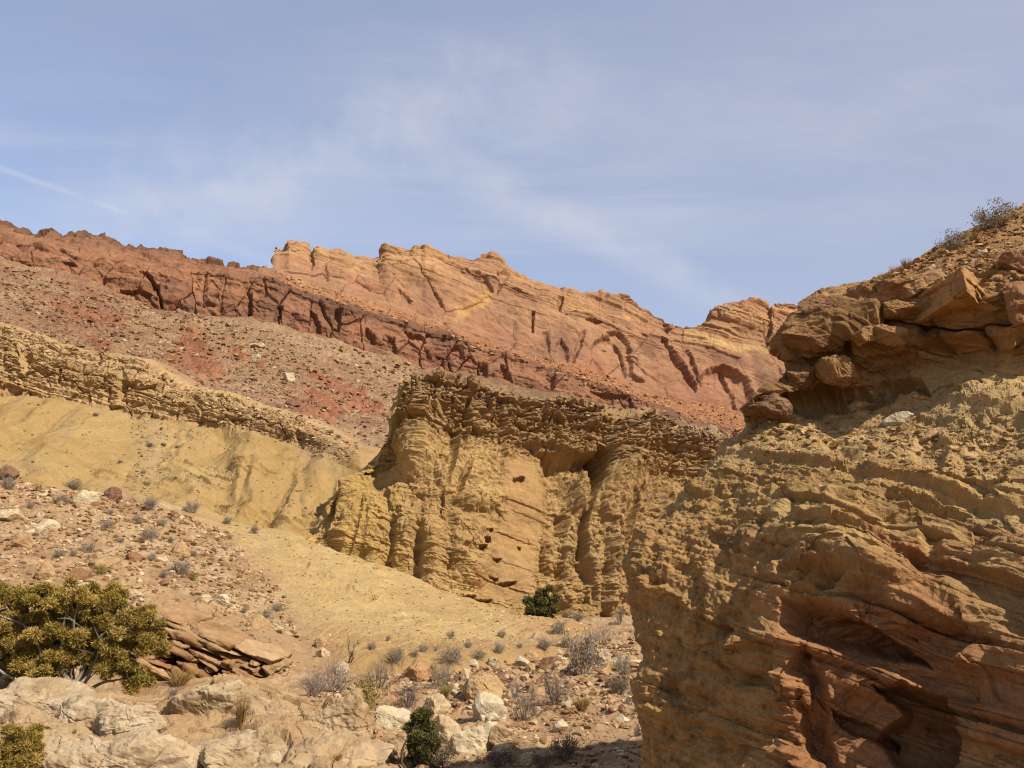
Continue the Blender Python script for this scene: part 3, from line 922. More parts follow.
# ------------------------------------------------------------------ hillside, wash, foreground rock
def hillside():
    u = usample(-250, 760, 0.9, f1=660)
    r0 = [(-250, 742, 17.5), (0, 716, 18.2), (150, 722, 20.2), (280, 716, 21.4), (366, 668, 26.3), (449, 668, 26.6), (540, 655, 30), (600, 645, 36), (660, 640, 41), (760, 640, 44)]
    r1 = [(-250, 640, 24), (0, 640, 23), (150, 694, 22.9), (280, 700, 23.8), (366, 656, 28.3), (449, 653, 29.6), (540, 640, 34), (600, 632, 42), (660, 629, 46), (760, 629, 48)]
    r2 = [(-250, 520, 38), (0, 545, 34), (150, 568, 35), (280, 592, 38), (366, 611, 38.5), (449, 622, 39), (540, 624, 44), (600, 626, 47), (660, 626, 49), (760, 627, 52)]
    r3 = [(-250, 455, 53), (0, 477, 51.5), (100, 490, 52), (186, 510, 53), (292, 530, 50.5), (343, 552, 49.3), (400, 574, 49.2), (486, 607, 50), (526, 616, 51), (632, 622, 54), (760, 624, 60)]
    R = [row(u, r, 30) for r in (r0, r1, r2, r3)]
    R.insert(0, R[0] + np.array([0, -1.5, -1.0]))
    R.append(R[-1] + np.array([0, 4, -1.5]))
    G, vv = vloft(np.array(R), [10, 70, 90, 90, 8], 'cat')

    def toe(c):
        P, px, py = c['P'], c['px'], c['py']
        # boundary between the rubbly tan shoulder and the clean yellow apron
        bx = np.interp(py, [480, 510, 540, 580, 620, 660], [150, 200, 235, 265, 300, 330])
        return sstep(px - bx + 22 * fbm(P, 3, 4, .6, seed=101), -22, 26)

    def disp(c):
        P, N, px, py, v = c['P'], c['N'], c['px'], c['py'], c['v']
        tm = toe(c)
        b = bed(P, 0.42, -.2, .3, 6, seed=102)
        lg, i, r = ledges(P, b, .5, 103, 1.6, .55)
        lgf, _, _ = ledges(P, b, .16, 104, .8, .55)
        c2, e2 = cells(P, (.55, .55, .4), 105)
        c3, e3 = cells(P, (.24, .24, .2), 106)
        d = .5 * fbm(P, 7, 3, seed=107) * sstep(v, .9, 1.6) + .12 * fbm(P, 1.5, 3, .55, seed=108)
        keep = sstep(fbm(P, 4, 3, seed=109), -.3, .3) * (1 - tm)
        d += keep * (.09 * sstep(c2, .65, 1) * sstep(e2, 0, .35) + .05 * sstep(c3, .45, 1) * sstep(e3, 0, .3)) + .06 * fbm(P, .5, 4, .6, seed=117)
        outc = sstep(fbm(P, 3.2, 3, .6, seed=110, ani=(2.2, 2.2, .6)), .05, .3)
        d += (1 - tm) * .28 * outc * (lg - .2) * sstep(v, 1.2, 1.8)
        # thin beds that show through the yellow apron
        bx = np.maximum.reduce([sstep(poly_sd(px, py, p), -3, 4) for p in (
            [(292, 558), (320, 566), (352, 582), (384, 600), (382, 607), (350, 596), (318, 576), (292, 566)], [(300, 590), (325, 598), (326, 606), (300, 598)], [(235, 560), (262, 566), (262, 574), (236, 568)], [(290, 540), (312, 548), (312, 552), (290, 546)])])
        d += tm * .10 * sstep(fbm(P, 4, 3, .6, seed=119, ani=(2.2, 2.2, .5)), .12, .3) * (lgf + .3)
        d += bx * (.32 * lgf + .15 * facets(P, (.5, .5, .3), 118)) + tm * .035 * fbm(P, .5, 3, .6, seed=111)
        q = P.copy(); q[:, 0] -= .6 * P[:, 1]; q[:, 1] *= .12; q[:, 2] *= .12
        d += tm * .10 * fbm(q, 1.2, 3, seed=112)
        # undercut ledges on the left
        c['tm'] = tm
        return P + N * d[:, None]

    def colf(c):
        P, px, py, v, tm = c['P'], c['px'], c['py'], c['v'], c['tm']
        col = np.tile(L(192, 154, 110)[None], (len(P), 1))
        col = mixcol(col, L(206, 172, 128), .8 * sstep(fbm(P, 3, 4, .6, seed=113), -.15, .35))
        col = mixcol(col, L(166, 126, 86), .7 * sstep(fbm(P, 2.2, 4, .6, seed=114), .0, .4))
        c3, e3 = cells(P, (.24, .24, .2), 106)
        col *= (1 + .35 * (c3 - .45))[:, None]
        y_ = np.tile(L(208, 174, 116)[None], (len(P), 1))
        y_ = mixcol(y_, L(198, 162, 106), .7 * sstep(fbm(P, 5, 4, seed=115), -.2, .4))
        y_ = mixcol(y_, L(176, 132, 82), .5 * sstep(py - np.interp(px, [300, 449, 560, 632], [625, 640, 628, 624]), -2, 14))
        col = col * (1 - tm[:, None]) + y_ * tm[:, None]
        far = sstep(px, 480, 560)
        col = mixcol(col, L(192, 150, 102), far * .8)
        col *= (1 + .16 * fbm(P, .35, 4, .6, seed=116))[:, None]
        return col

    surface('hillside', G, vv, disp, colf, M_slope, nsm=4, gsm=6, label='tan slope strewn with stones running into a smooth yellow apron', cat='slope')


def outcrop():
    u = usample(140, 300, 0.6)
    tp = [(140, 606, 27.0), (149, 616, 27.2), (170, 618, 27.2), (191, 624, 27.0), (218, 634, 26.8), (246, 646, 26.6), (266, 660, 26.2), (280, 672, 25.8), (300, 690, 24.2)]
    bt = [(140, 700, 22.6), (160, 699, 22.6), (197, 698, 22.6), (240, 700, 22.8), (273, 704, 22.8), (300, 708, 22.6)]
    T, B = row(u, tp), row(u, bt)
    R = [B + np.array([0, -.3, -.6]), B, B * .6 + T * .4 + np.array([0, .5, 0]), B * .15 + T * .85 + np.array([0, .45, 0]), T, T + np.array([-.1, 1.6, .30]), T + np.array([-.1, 4.2, .1]), T + np.array([-.2, 7, -.9])]
    G, vv = vloft(np.array(R), [8, 60, 50, 14, 26, 24, 14])

    def disp(c):
        P, N, px, py, v = c['P'], c['N'], c['px'], c['py'], c['v']
        b = bed(P, .50, -.2, .12, 2.5, seed=121)
        lg, i, r = ledges(P, b, .30, 122, 1.1, .45)
        lgf, _, _ = ledges(P, b, .10, 123, .6, .45)
        k = sstep(v, .8, 1.2) * (1 - sstep(v, 4.0, 4.6))
        d = .35 * fbm(P, 2.2, 3, seed=124) + k * (.10 * (lg - .5) + .06 * (lgf - .5)) + .05 * fbm(P, .3, 3, .6, seed=125)
        return P + N * d[:, None]

    def colf(c):
        P, v = c['P'], c['v']
        b = bed(P, .50, -.2, .12, 2.5, seed=121)
        i, f, r, t = strata(b, .2, 126)
        col = np.tile(L(192, 154, 110)[None], (len(P), 1))
        col = mixcol(col, L(176, 136, 94), .7 * sstep(r, .4, .9))
        col = mixcol(col, L(206, 170, 126), .6 * sstep(.4 - r, 0, .3))
        col = mixcol(col, L(192, 154, 110), sstep(v, 3.9, 4.5) * .9)
        return col * (1 + .18 * fbm(P, .25, 4, .6, seed=127))[:, None]

    surface('slope_shoulder', G, vv, disp, colf, M_slope, nsm=14, gsm=3, label='tan shoulder of the slope above the bedded brown ledge', cat='slope')


def foreground_rock():
    u = usample(-250, 440, 0.7)
    tp = [(-250, 660, 17.8), (0, 690, 18), (20, 680, 18.2), (36, 676, 18.4), (60, 677, 18.6), (85, 680, 18.6), (110, 687, 18.4), (123, 694, 18.2), (148, 700, 17.9), (170, 692, 18.2), (197, 686, 18.6), (232, 682, 18.8), (262, 688, 18.8), (285, 696, 18.7),
          (311, 702, 18.6), (328, 697.5, 18.5), (340, 699, 18.3), (350, 704, 18), (370, 722, 17), (396, 742, 15.6), (422, 766, 14.2), (440, 790, 13)]
    md = [(-250, 760, 14.5), (0, 742, 15.4), (100, 738, 15.6), (200, 735, 15.8), (300, 744, 15.3), (350, 752, 14.9), (396, 768, 14.2), (440, 806, 12.8)]
    bt = [(-250, 830, 12.2), (0, 815, 12.6), (300, 815, 12.6), (440, 822, 12.4)]
    T, Mi, B = row(u, tp, 3), row(u, md, 20), row(u, bt, 20)
    R = [B + np.array([0, -.6, -1.2]), B, Mi, T + np.array([0, -.35, -.08]), T, T + np.array([0, .5, -.15]), T + np.array([0, 1.5, -1.4])]
    G, vv = vloft(np.array(R), [8, 80, 90, 12, 12, 12], 'cat')

    def disp(c):
        P, N, px, py, v = c['P'], c['N'], c['px'], c['py'], c['v']
        k = sstep(v, .6, 1.2)
        d = .30 * fbm(P, 2.2, 3, seed=131) + .08 * fbm(P, .8, 4, .55, seed=132)
        q = P + .35 * np.stack([fbm(P, 1.2, 3, seed=s_) for s_ in (133, 134, 135)], -1)
        c1, e1 = cells(q, (1.6, 1.1, .75), 136)
        c2, e2 = cells(q, (.5, .42, .3), 137)
        rt = sstep(px, 200, 330)
        d += k * (.12 * (c1 - .5) - .10 * (1 - sstep(e1, 0, .08)) + (.03 + .08 * rt) * (c2 - .5) - (.02 + .04 * rt) * (1 - sstep(e2, 0, .08)))
        # stepped ledges across the rock
        b = bed(P, .05, -.45, .15, 2, seed=138)
        lg, i, r = ledges(P, b, .42, 139, 2.2, .35)
        d += k * .14 * (lg - .5)
        d += .02 * fbm(P, .16, 3, .6, seed=140) + broken(P, .95, (.17, .07, .03, .012), 78, .55)
        return P + N * d[:, None]

    def colf(c):
        P, px, py, v = c['P'], c['px'], c['py'], c['v']
        col = np.tile(L(200, 162, 114)[None], (len(P), 1))
        col = mixcol(col, L(212, 178, 132), .8 * sstep(fbm(P, 1.6, 4, .6, seed=142), 0, .4))
        col = mixcol(col, L(176, 134, 84), .75 * sstep(fbm(P, 1.1, 5, .6, seed=143), .05, .4))
        col = mixcol(col, L(200, 162, 116), .7 * sstep(px, 230, 340))
        col = mixcol(col, L(190, 146, 104), .6 * sstep(fbm(P, 2.5, 3, seed=144), .1, .4) * sstep(px, 230, 300))
        return col * (1 + .16 * fbm(P, .2, 4, .6, seed=145))[:, None]

    surface('sandstone_ledge', G, vv, disp, colf, M_slab, nsm=16, gsm=5, label='pale rounded sandstone ledge across the near side of the wash', cat='rock ledge')


def wash():
    xs = np.linspace(-16, 26, 420)
    ys = np.concatenate([np.linspace(3, 11, 24)[:-1], np.linspace(11, 34, 360)[:-1], np.linspace(34, 56, 160)])
    X, Y_ = np.meshgrid(xs, ys)
    Z = -.05 + .0 * X
    Z = Z + .35 * sstep(X, 3.2, 8) * (1 - sstep(Y_, 24, 34)) - .12 * sstep(Y_, 38, 52)
    G = np.stack([X, Y_, Z], -1)

    def disp(c):
        P = c['P']
        c2, e2 = cells(P, (.5, .6, 9), 151)
        c3, e3 = cells(P, (.2, .22, 9), 152)
        d = .22 * fbm(P, 4, 3, seed=153) + .10 * fbm(P, 1.1, 3, .55, seed=154)
        d += .14 * sstep(c2, .7, 1) * sstep(e2, 0, .35) + .06 * sstep(c3, .45, 1) * sstep(e3, 0, .3)
        return P + np.stack([0 * d, 0 * d, d], -1)

    def colf(c):
        P = c['P']
        col = np.tile(L(190, 152, 110)[None], (len(P), 1))
        col = mixcol(col, L(206, 170, 126), .7 * sstep(fbm(P, 2.4, 4, .6, seed=155), -.1, .4))
        col = mixcol(col, L(168, 128, 90), .7 * sstep(fbm(P, 1.6, 4, .6, seed=156), .05, .4))
        c3, e3 = cells(P, (.2, .22, 9), 152)
        return col * (1 + .4 * (c3 - .45))[:, None]

    surface('wash_bed', G, np.linspace(0, 1, len(ys)), disp, colf, M_wash, nsm=2, gsm=0, label='sandy stony bed of the dry wash between the ledge and the bluff', cat='wash')


# ------------------------------------------------------------------ the near bluff on the right
def bluff():
    BK = 0.56
    net = [
        [(648, 960, 13.4), (720, 960, 12.7), (800, 960, 11.9), (880, 960, 11.3), (950, 960, 10.8), (1040, 960, 9.6), (1300, 960, 7.8)],
        [(636, 768, 14.0), (715, 768, 13.1), (790, 768, 12.2), (870, 768, 11.8), (950, 768, 11.3), (1040, 768, 10.1), (1300, 768, 8.3)],
        [(640, 668, 14.3), (715, 668, 13.4), (790, 668, 12.3), (870, 668, 12.0), (950, 668, 11.5), (1040, 668, 10.4), (1300, 668, 8.6)],
        [(629, 601, 14.6), (710, 601, 13.6), (790, 600, 12.5), (870, 600, 12.0), (950, 605, 11.6), (1040, 605, 10.7), (1300, 605, 9.0)],
        [(648, 529, 15.0), (720, 520, 14.2), (790, 520, 13.2), (870, 530, 12.5), (950, 535, 12.0), (1040, 540, 11.2), (1300, 550, 9.8)],
        [(686, 484, 15.4), (745, 470, 14.8), (800, 470, 14.0), (880, 475, 13.3), (955, 480, 12.7), (1040, 490, 12.1), (1300, 500, 11.1)],
        [(722, 446, 15.9), (770, 432, 15.4), (820, 426, 15.0), (885, 420, 14.5), (955, 420, 13.7), (1040, 420, 12.9), (1300, 420, 12.0)],
        [(745, 428, 16.1), (782, 412, 15.9), (830, 398, 15.7), (890, 388, 15.3), (955, 375, 14.6), (1040, 360, 13.8), (1300, 340, 12.8)],
        [(744, 403, 15.5), (775, 394, 15.3), (815, 384, 15.4), (885, 368, 15.3), (952, 355, 14.6), (1040, 335, 13.8), (1300, 300, 12.8)],
        [(786, 372, 15.7), (800, 366, 15.6), (832, 358, 15.5), (886, 345, 15.0), (950, 330, 14.5), (1040, 308, 13.8), (1300, 262, 12.9)],
        [(778, 337, 15.4), (800, 332, 15.2), (835, 326, 15.0), (890, 312, 14.7), (950, 292, 14.4), (1040, 270, 13.9), (1300, 210, 13.2)],
        [(792, 316, 15.8), (815, 309, 15.6), (845, 302, 15.4), (890, 287, 15.3), (960, 262, 15.2), (1040, 238, 15.2), (1300, 150, 15.2)],
        [(808, 306, 16.2), (829, 297, 16.2), (863, 286, 16.4), (913, 264, 16.8), (973, 234, 17.2), (1040, 206, 17.6), (1300, 90, 18.0)],
    ]
    W = np.array([[at(p[0], p[1], p[2] * BK) for p in r] for r in net])
    # turn the left edge round to a back face so the fin has a real thickness
    R0 = W[:, :1]
    W = np.concatenate([R0 + np.array([5.0, 2.4, -.6]), R0 + np.array([2.0, 1.8, -.3]), R0 + np.array([.45, .9, 0]), W], 1)
    t = W[-1]
    W = np.concatenate([W, (t + np.array([.2, .9, .05]))[None], (t + np.array([.5, 2.2, -1.2]))[None], (t + np.array([.8, 3.0, -6]))[None]], 0)
    nC = W.shape[1]
    cnt_u = [10, 14, 22, 92, 90, 96, 96, 110, 60]
    GU, uu = vloft(np.transpose(W, (1, 0, 2)), cnt_u, 'cat')
    GU = np.transpose(GU, (1, 0, 2))
    G, vv = vloft(GU, [16, 110, 80, 84, 74, 60, 34, 34, 36, 40, 40, 44, 12, 12, 6], 'cat')
    nu = G.shape[1]
    ucol = np.tile(uu, G.shape[0])

    def disp(c):
        P, N, px, py, v = c['P'] / BK, c['N'], c['px'], c['py'], c['v']
        c['uc'] = ucol
        S_ = lambda a, b: sstep(v, a, b)
        low = 1 - S_(4.6, 5.6)
        mid = S_(4.2, 5.2) * (1 - S_(6.4, 7.0))
        led = S_(7.2, 7.8) * (1 - S_(10.0, 10.9))
        top = S_(10.2, 11.0)
        leftw = 1 - sstep(px, 740, 800)
        b = bed(P, .46, .05, .22, 3.0, seed=161)
        lg, i, r = ledges(P, b, .48, 162, 1.9, .5)
        lgf, _, _ = ledges(P, b, .11, 163, .7, .5)
        qq = P + .4 * np.stack([fbm(P, .9, 3, seed=s_) for s_ in (191, 192, 193)], -1)
        c1, e1 = cells(qq, (1.9, 1.9, 1.0), 164)
        c2, e2 = cells(P, (.34, .34, .24), 165)
        c3, e3 = cells(P, (.12, .12, .09), 166)
        calm = 1 - .45 * np.maximum(.6 * leftw * low, 1.1 * mid)
        d = .26 * fbm(P, 2.6, 3, seed=167) + .05 * fbm(P, .8, 3, .55, seed=168) + .02 * fbm(P, .22, 4, .65, seed=169) + broken(P, 1.9, (.36, .20, .10, .045), 74, .42) * calm
        # ragged pitted left wall
        q = P.copy(); q[:, 2] *= .45
        d += low * leftw * (.10 * (lg - .5) + .035 * (lgf - .5) + (.05 * fbm(q, .6, 5, .62, seed=170)) - .08 * sstep(fbm(q, 1.1, 3, .5, seed=171, ridge=True), .35, .95) - .07 * sstep(fbm(P, .33, 4, .6, seed=189), .08, .45) + .05 * fbm(P, .12, 3, .6, seed=190))
        # platy right face
        rgt = low * (1 - leftw)
        d += rgt * (.36 * (lg - .45) + .06 * (lgf - .5) + .12 * (c1 - .5) + .10 * facets(P, (.9, .9, .4), 195))
        d += mid * (.13 * (lg - .45) + .06 * (lgf - .5) + .04 * (c2 - .5) + .03 * (c3 - .5) + .04 * fbm(P, .7, 4, .6, seed=172))
        d += led * (.40 * (c1 - .45) - .22 * (1 - sstep(e1, 0, .07)) + .16 * (lg - .5) + .08 * (lgf - .5))
        d += top * (.09 * sstep(c2, .55, 1) * sstep(e2, 0, .3) + .07 * (c3 - .4) + .18 * fbm(P, .9, 3, .6, seed=173))
        A = lambda cx, cy, rx, ry, rot, a: a * blob(px, py, cx, cy, rx, ry, rot)

        def carve(poly, dep, soft=3.0):
            nonlocal d
            d = d - dep * sstep(poly_sd(px, py, poly), -soft * .3, soft)
        # the bedded brow above, the hollows below it
        d += A(845, 556, 80, 30, 14, .55) + A(800, 575, 30, 16, 0, .35) + A(930, 600, 90, 30, 18, .30)
        carve([(785, 600), (810, 596), (850, 612), (905, 648), (930, 668), (900, 664), (850, 652), (800, 640), (782, 626)], .55, 7)
        carve([(872, 684), (900, 682), (950, 700), (957, 715), (950, 770), (900, 772), (872, 740), (905, 716), (886, 700)], .62, 6)
        carve([(830, 706), (846, 712), (900, 742), (898, 752), (850, 734)], .3, 4)
        carve([(786, 660), (806, 640), (830, 690), (836, 768), (800, 768), (792, 700)], .35, 8)
        carve([(785, 572), (830, 568), (850, 580), (820, 588), (786, 584)], .28, 4)
        d += A(799, 690, 12, 26, -30, .35) + A(740, 655, 22, 24, 0, .25)
        carve([(732, 645), (775, 640), (772, 690), (734, 686)], .25, 5)
        carve([(905, 440), (930, 425), (950, 445), (940, 475), (915, 470)], .15, 8)
        carve([(955, 450), (1024, 400), (1040, 440), (985, 500), (955, 490)], .12, 12)
        d += A(975, 400, 60, 20, -12, .25)
        # broken notch line in the upper slope
        carve([(880, 480), (930, 492), (965, 500), (962, 512), (920, 504), (880, 492)], .16, 5)
        carve([(780, 395), (850, 388), (920, 378), (930, 392), (850, 404), (790, 412)], .45, 6)
        d *= 1 - .6 * S_(10.0, 11.2)
        return c['P'] + N * d[:, None] * BK

    def colf(c):
        P, px, py, v, N2 = c['P'] / BK, c['px'], c['py'], c['v'], c['N2']
        S_ = lambda a, b: sstep(v, a, b)
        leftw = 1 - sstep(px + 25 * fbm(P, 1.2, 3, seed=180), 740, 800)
        low = 1 - S_(3.9, 4.9)
        b = bed(P, .46, .05, .22, 3.0, seed=161)
        i, f, r, t = strata(b, .22, 181)
        col = np.tile(L(202, 160, 100)[None], (len(P), 1))
        col = mixcol(col, L(218, 182, 122), .7 * sstep(fbm(P, 1.6, 4, .6, seed=182), -.1, .4))
        col = mixcol(col, L(184, 142, 90), .6 * sstep(r, .5, .9))
        red = low * (1 - leftw) * sstep(fbm(P, 2.2, 4, .55, seed=183) + .35 * sstep(py, 560, 660), -.1, .35)
        col = mixcol(col, L(182, 124, 80), .85 * red)
        col = mixcol(col, L(166, 108, 70), .6 * sstep(poly_sd(px, py, [(850, 525), (900, 535), (960, 570), (940, 590), (890, 560)]) + 14 * fbm(P, .8, 3, seed=184), -6, 10))
        col = mixcol(col, L(196, 150, 92), low * leftw * .8)
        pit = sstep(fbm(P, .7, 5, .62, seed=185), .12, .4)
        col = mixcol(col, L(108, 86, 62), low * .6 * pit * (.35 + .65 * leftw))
        led = S_(7.3, 7.8) * (1 - S_(11.0, 11.5))
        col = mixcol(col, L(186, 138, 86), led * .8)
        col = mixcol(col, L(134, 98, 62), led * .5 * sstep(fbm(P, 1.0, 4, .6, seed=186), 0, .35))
        top = S_(10.9, 11.5)
        col = mixcol(col, L(190, 140, 90), top * .8)
        ysl = S_(5.0, 5.6) * (1 - S_(6.8, 7.3))
        col = mixcol(col, L(214, 178, 122), ysl * .6)
        col = mixcol(col, L(206, 160, 106), ysl * .6 * sstep(poly_sd(px, py, [(850, 396), (905, 400), (940, 425), (900, 432), (850, 420)]), -6, 8))
        i4, f4, r4, t4 = strata(bed(P, .46, .05, .10, 2.0, seed=161), .045, 194)
        return col * (1 + .2 * fbm(P, .18, 4, .6, seed=187) + .22 * (r4 - .5))[:, None]

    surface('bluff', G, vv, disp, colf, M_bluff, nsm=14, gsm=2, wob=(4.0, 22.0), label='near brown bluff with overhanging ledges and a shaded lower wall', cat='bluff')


def ground():
    n = 96
    a = np.linspace(0, 2 * math.pi, n, endpoint=False)
    rad = [0.01, 20, 60, 140, 320, 800, 1800, 4000]
    V = np.array([[r * math.cos(x), r * math.sin(x), -1.2] for r in rad for x in a])
    i = np.arange(len(rad) * n).reshape(len(rad), n)
    Fc = np.stack([i[:-1], np.roll(i[:-1], -1, 1), np.roll(i[1:], -1, 1), i[1:]], -1).reshape(-1, 4)[:, ::-1]
    col = np.tile(L(186, 142, 92)[None], (len(V), 1))
    link('ground', mesh_from('ground', V, Fc, M_wash, col), 'tan desert ground reaching the horizon under everything', 'ground', 'structure')


ground()
upper_cliff()
red_cliff()
talus()
badland_hill()
butte()
hillside()
outcrop()
wash()
foreground_rock()
bluff()
#--OBJECTS--
# ------------------------------------------------------------------ helpers for things that stand on the land
bpy.context.view_layer.update()
DG = bpy.context.evaluated_depsgraph_get()
RNG = np.random.RandomState(11)


def hit(px, py):
    p = at(px, py, 10.0) - np.array([0, 0, CAMZ])
    d = Vector(p).normalized()
    ok, loc, nrm, idx, ob, mx = SC.ray_cast(DG, Vector((0, 0, CAMZ)), d)
    return np.array(loc) if ok else np.array(at(px, py, 30.0))


def drop(x, y, z0=60):
    ok, loc, nrm, idx, ob, mx = SC.ray_cast(DG, Vector((x, y, z0)), Vector((0, 0, -1)))
    return np.array(loc) if ok else np.array([x, y, 0.0])


def mpp(Y): return Y / F


def thing(name, label, cat, loc, rot=0.0, sc=1.0, group=None):
    o = link(name, None, label, cat, None, group)
    o.location = loc
    o.rotation_euler = (0, 0, rot)
    o.scale = (sc, sc, sc) if not hasattr(sc, '__len__') else sc
    return o


def ico(sub):
    me = bpy.data.meshes.new('t')
    import bmesh
    bm = bmesh.new()
    bmesh.ops.create_icosphere(bm, subdivisions=sub, radius=1)
    bm.to_mesh(me)
    bm.free()
    V = np.empty(len(me.vertices) * 3, np.float32)
    me.vertices.foreach_get('co', V)
    Fc = np.empty(len(me.polygons) * 3, np.int32)
    me.polygons.foreach_get('vertices', Fc)
    bpy.data.meshes.remove(me)
    return V.reshape(-1, 3).astype(np.float64), Fc.reshape(-1, 3)


ICO = {k: ico(k) for k in (1, 3, 5, 6)}


def rock(seed, dims, sub=5, cuts=15, sharp=60, rough=.05, lo=.42, box=0.0):
    """An angular weathered stone: a ball cut by planes, with worn edges."""
    r = np.random.RandomState(seed)
    V, Fc = ICO[sub]
    if box:
        V = V * (1 - box) + box * V / np.abs(V).max(1, keepdims=True)
    n = r.randn(cuts, 3)
    n /= np.linalg.norm(n, axis=1, keepdims=True)
    dd = r.uniform(lo, .95, cuts)
    k = np.maximum(V @ n.T, 0) / dd
    rad = ((k ** sharp).sum(1) + 1.0) ** (-1 / sharp)
    P = V * rad[:, None]
    P -= (P.max(0) + P.min(0)) / 2
    P *= (np.array(dims) / 2) / np.abs(P).max(0)
    if rough:
        s_ = float(np.mean(dims))
        Q = P + seed * 1.37
        Qw = Q + .10 * s_ * np.stack([fbm(Q, s_ * .3, 3, seed=k_) for k_ in (1, 2, 3)], -1)
        c_, e_ = cells(Qw, (s_ * .42, s_ * .42, s_ * .26), seed % 17)
        lay = strata(bed(Q, .3, .1, s_ * .05, s_ * .5), s_ * .10, seed % 23)[2]
        P = P + V * (s_ * rough * (.35 * fbm(Q, s_ * .5, 4, .55) + .45 * fbm(Q, s_ * .1, 4, .62) + broken(Q, s_ * .5, (1.5, .8, .4), seed % 19, .7) - .3 * (1 - sstep(e_, 0, .06)) + .3 * (lay - .5)))[:, None]
    return P, Fc


def rockcol(P, c, seed=0, var=.16):
    s_ = float(np.ptp(P, axis=0).mean())
    col = np.tile(L(*c)[None], (len(P), 1))
    Q = P + seed * 2.11
    col = mixcol(col, L(c[0] * .87, c[1] * .83, c[2] * .77), .8 * sstep(fbm(Q, s_ * .5, 4, .6, seed=3), 0, .4))
    col = mixcol(col, L(min(c[0] * 1.07, 240), min(c[1] * 1.1, 225), min(c[2] * 1.16, 195)), .7 * sstep(fbm(Q, s_ * .4, 4, .6, seed=4), 0, .4))
    return col * (1 + var * fbm(Q, s_ * .1, 3, .6, seed=5))[:, None]


M_rock = rockmat('stone', fine=9.0, bump=0.5, dist=0.02, var=0.30, coarse=1.5)
PALE, CREAM, TAN, BROWN, ORANGE, RUST = (224, 192, 146), (232, 208, 164), (206, 166, 116), (166, 122, 82), (204, 152, 102), (154, 114, 86)


def boulder(px, py, w, h, label, c=PALE, seed=None, depth=.9, sink=.28, rot=0, tilt=0, cuts=11, sharp=60, Y=None, name='boulder', rough=.06, lo=.42, group=None):
    """A stone whose outline is centred on (px, py) in the photograph and w by h pixels large there."""
    seed = seed or int(px * 7 + py * 3)
    b = hit(px, py + h * .46)
    y = Y if Y else b[1] + .25 * w * mpp(b[1])
    k = mpp(y)
    dims = (w * k, w * k * depth, h * k * (1 + sink))
    P, Fc = rock(seed, dims, 6 if w > 60 else 5, cuts, sharp, rough, lo)
    a = math.radians(tilt)
    P = P @ np.array([[math.cos(a), 0, math.sin(a)], [0, 1, 0], [-math.sin(a), 0, math.cos(a)]])
    me = mesh_from(name, P, Fc, M_rock, rockcol(P, c, seed), False, False)
    o = link(name, me, label, 'boulder', None, group)
    top = at(px, py, y)
    o.location = (top[0], top[1], top[2] - h * k * sink * .5)
    o.rotation_euler = (0, 0, math.radians(rot))
    return o


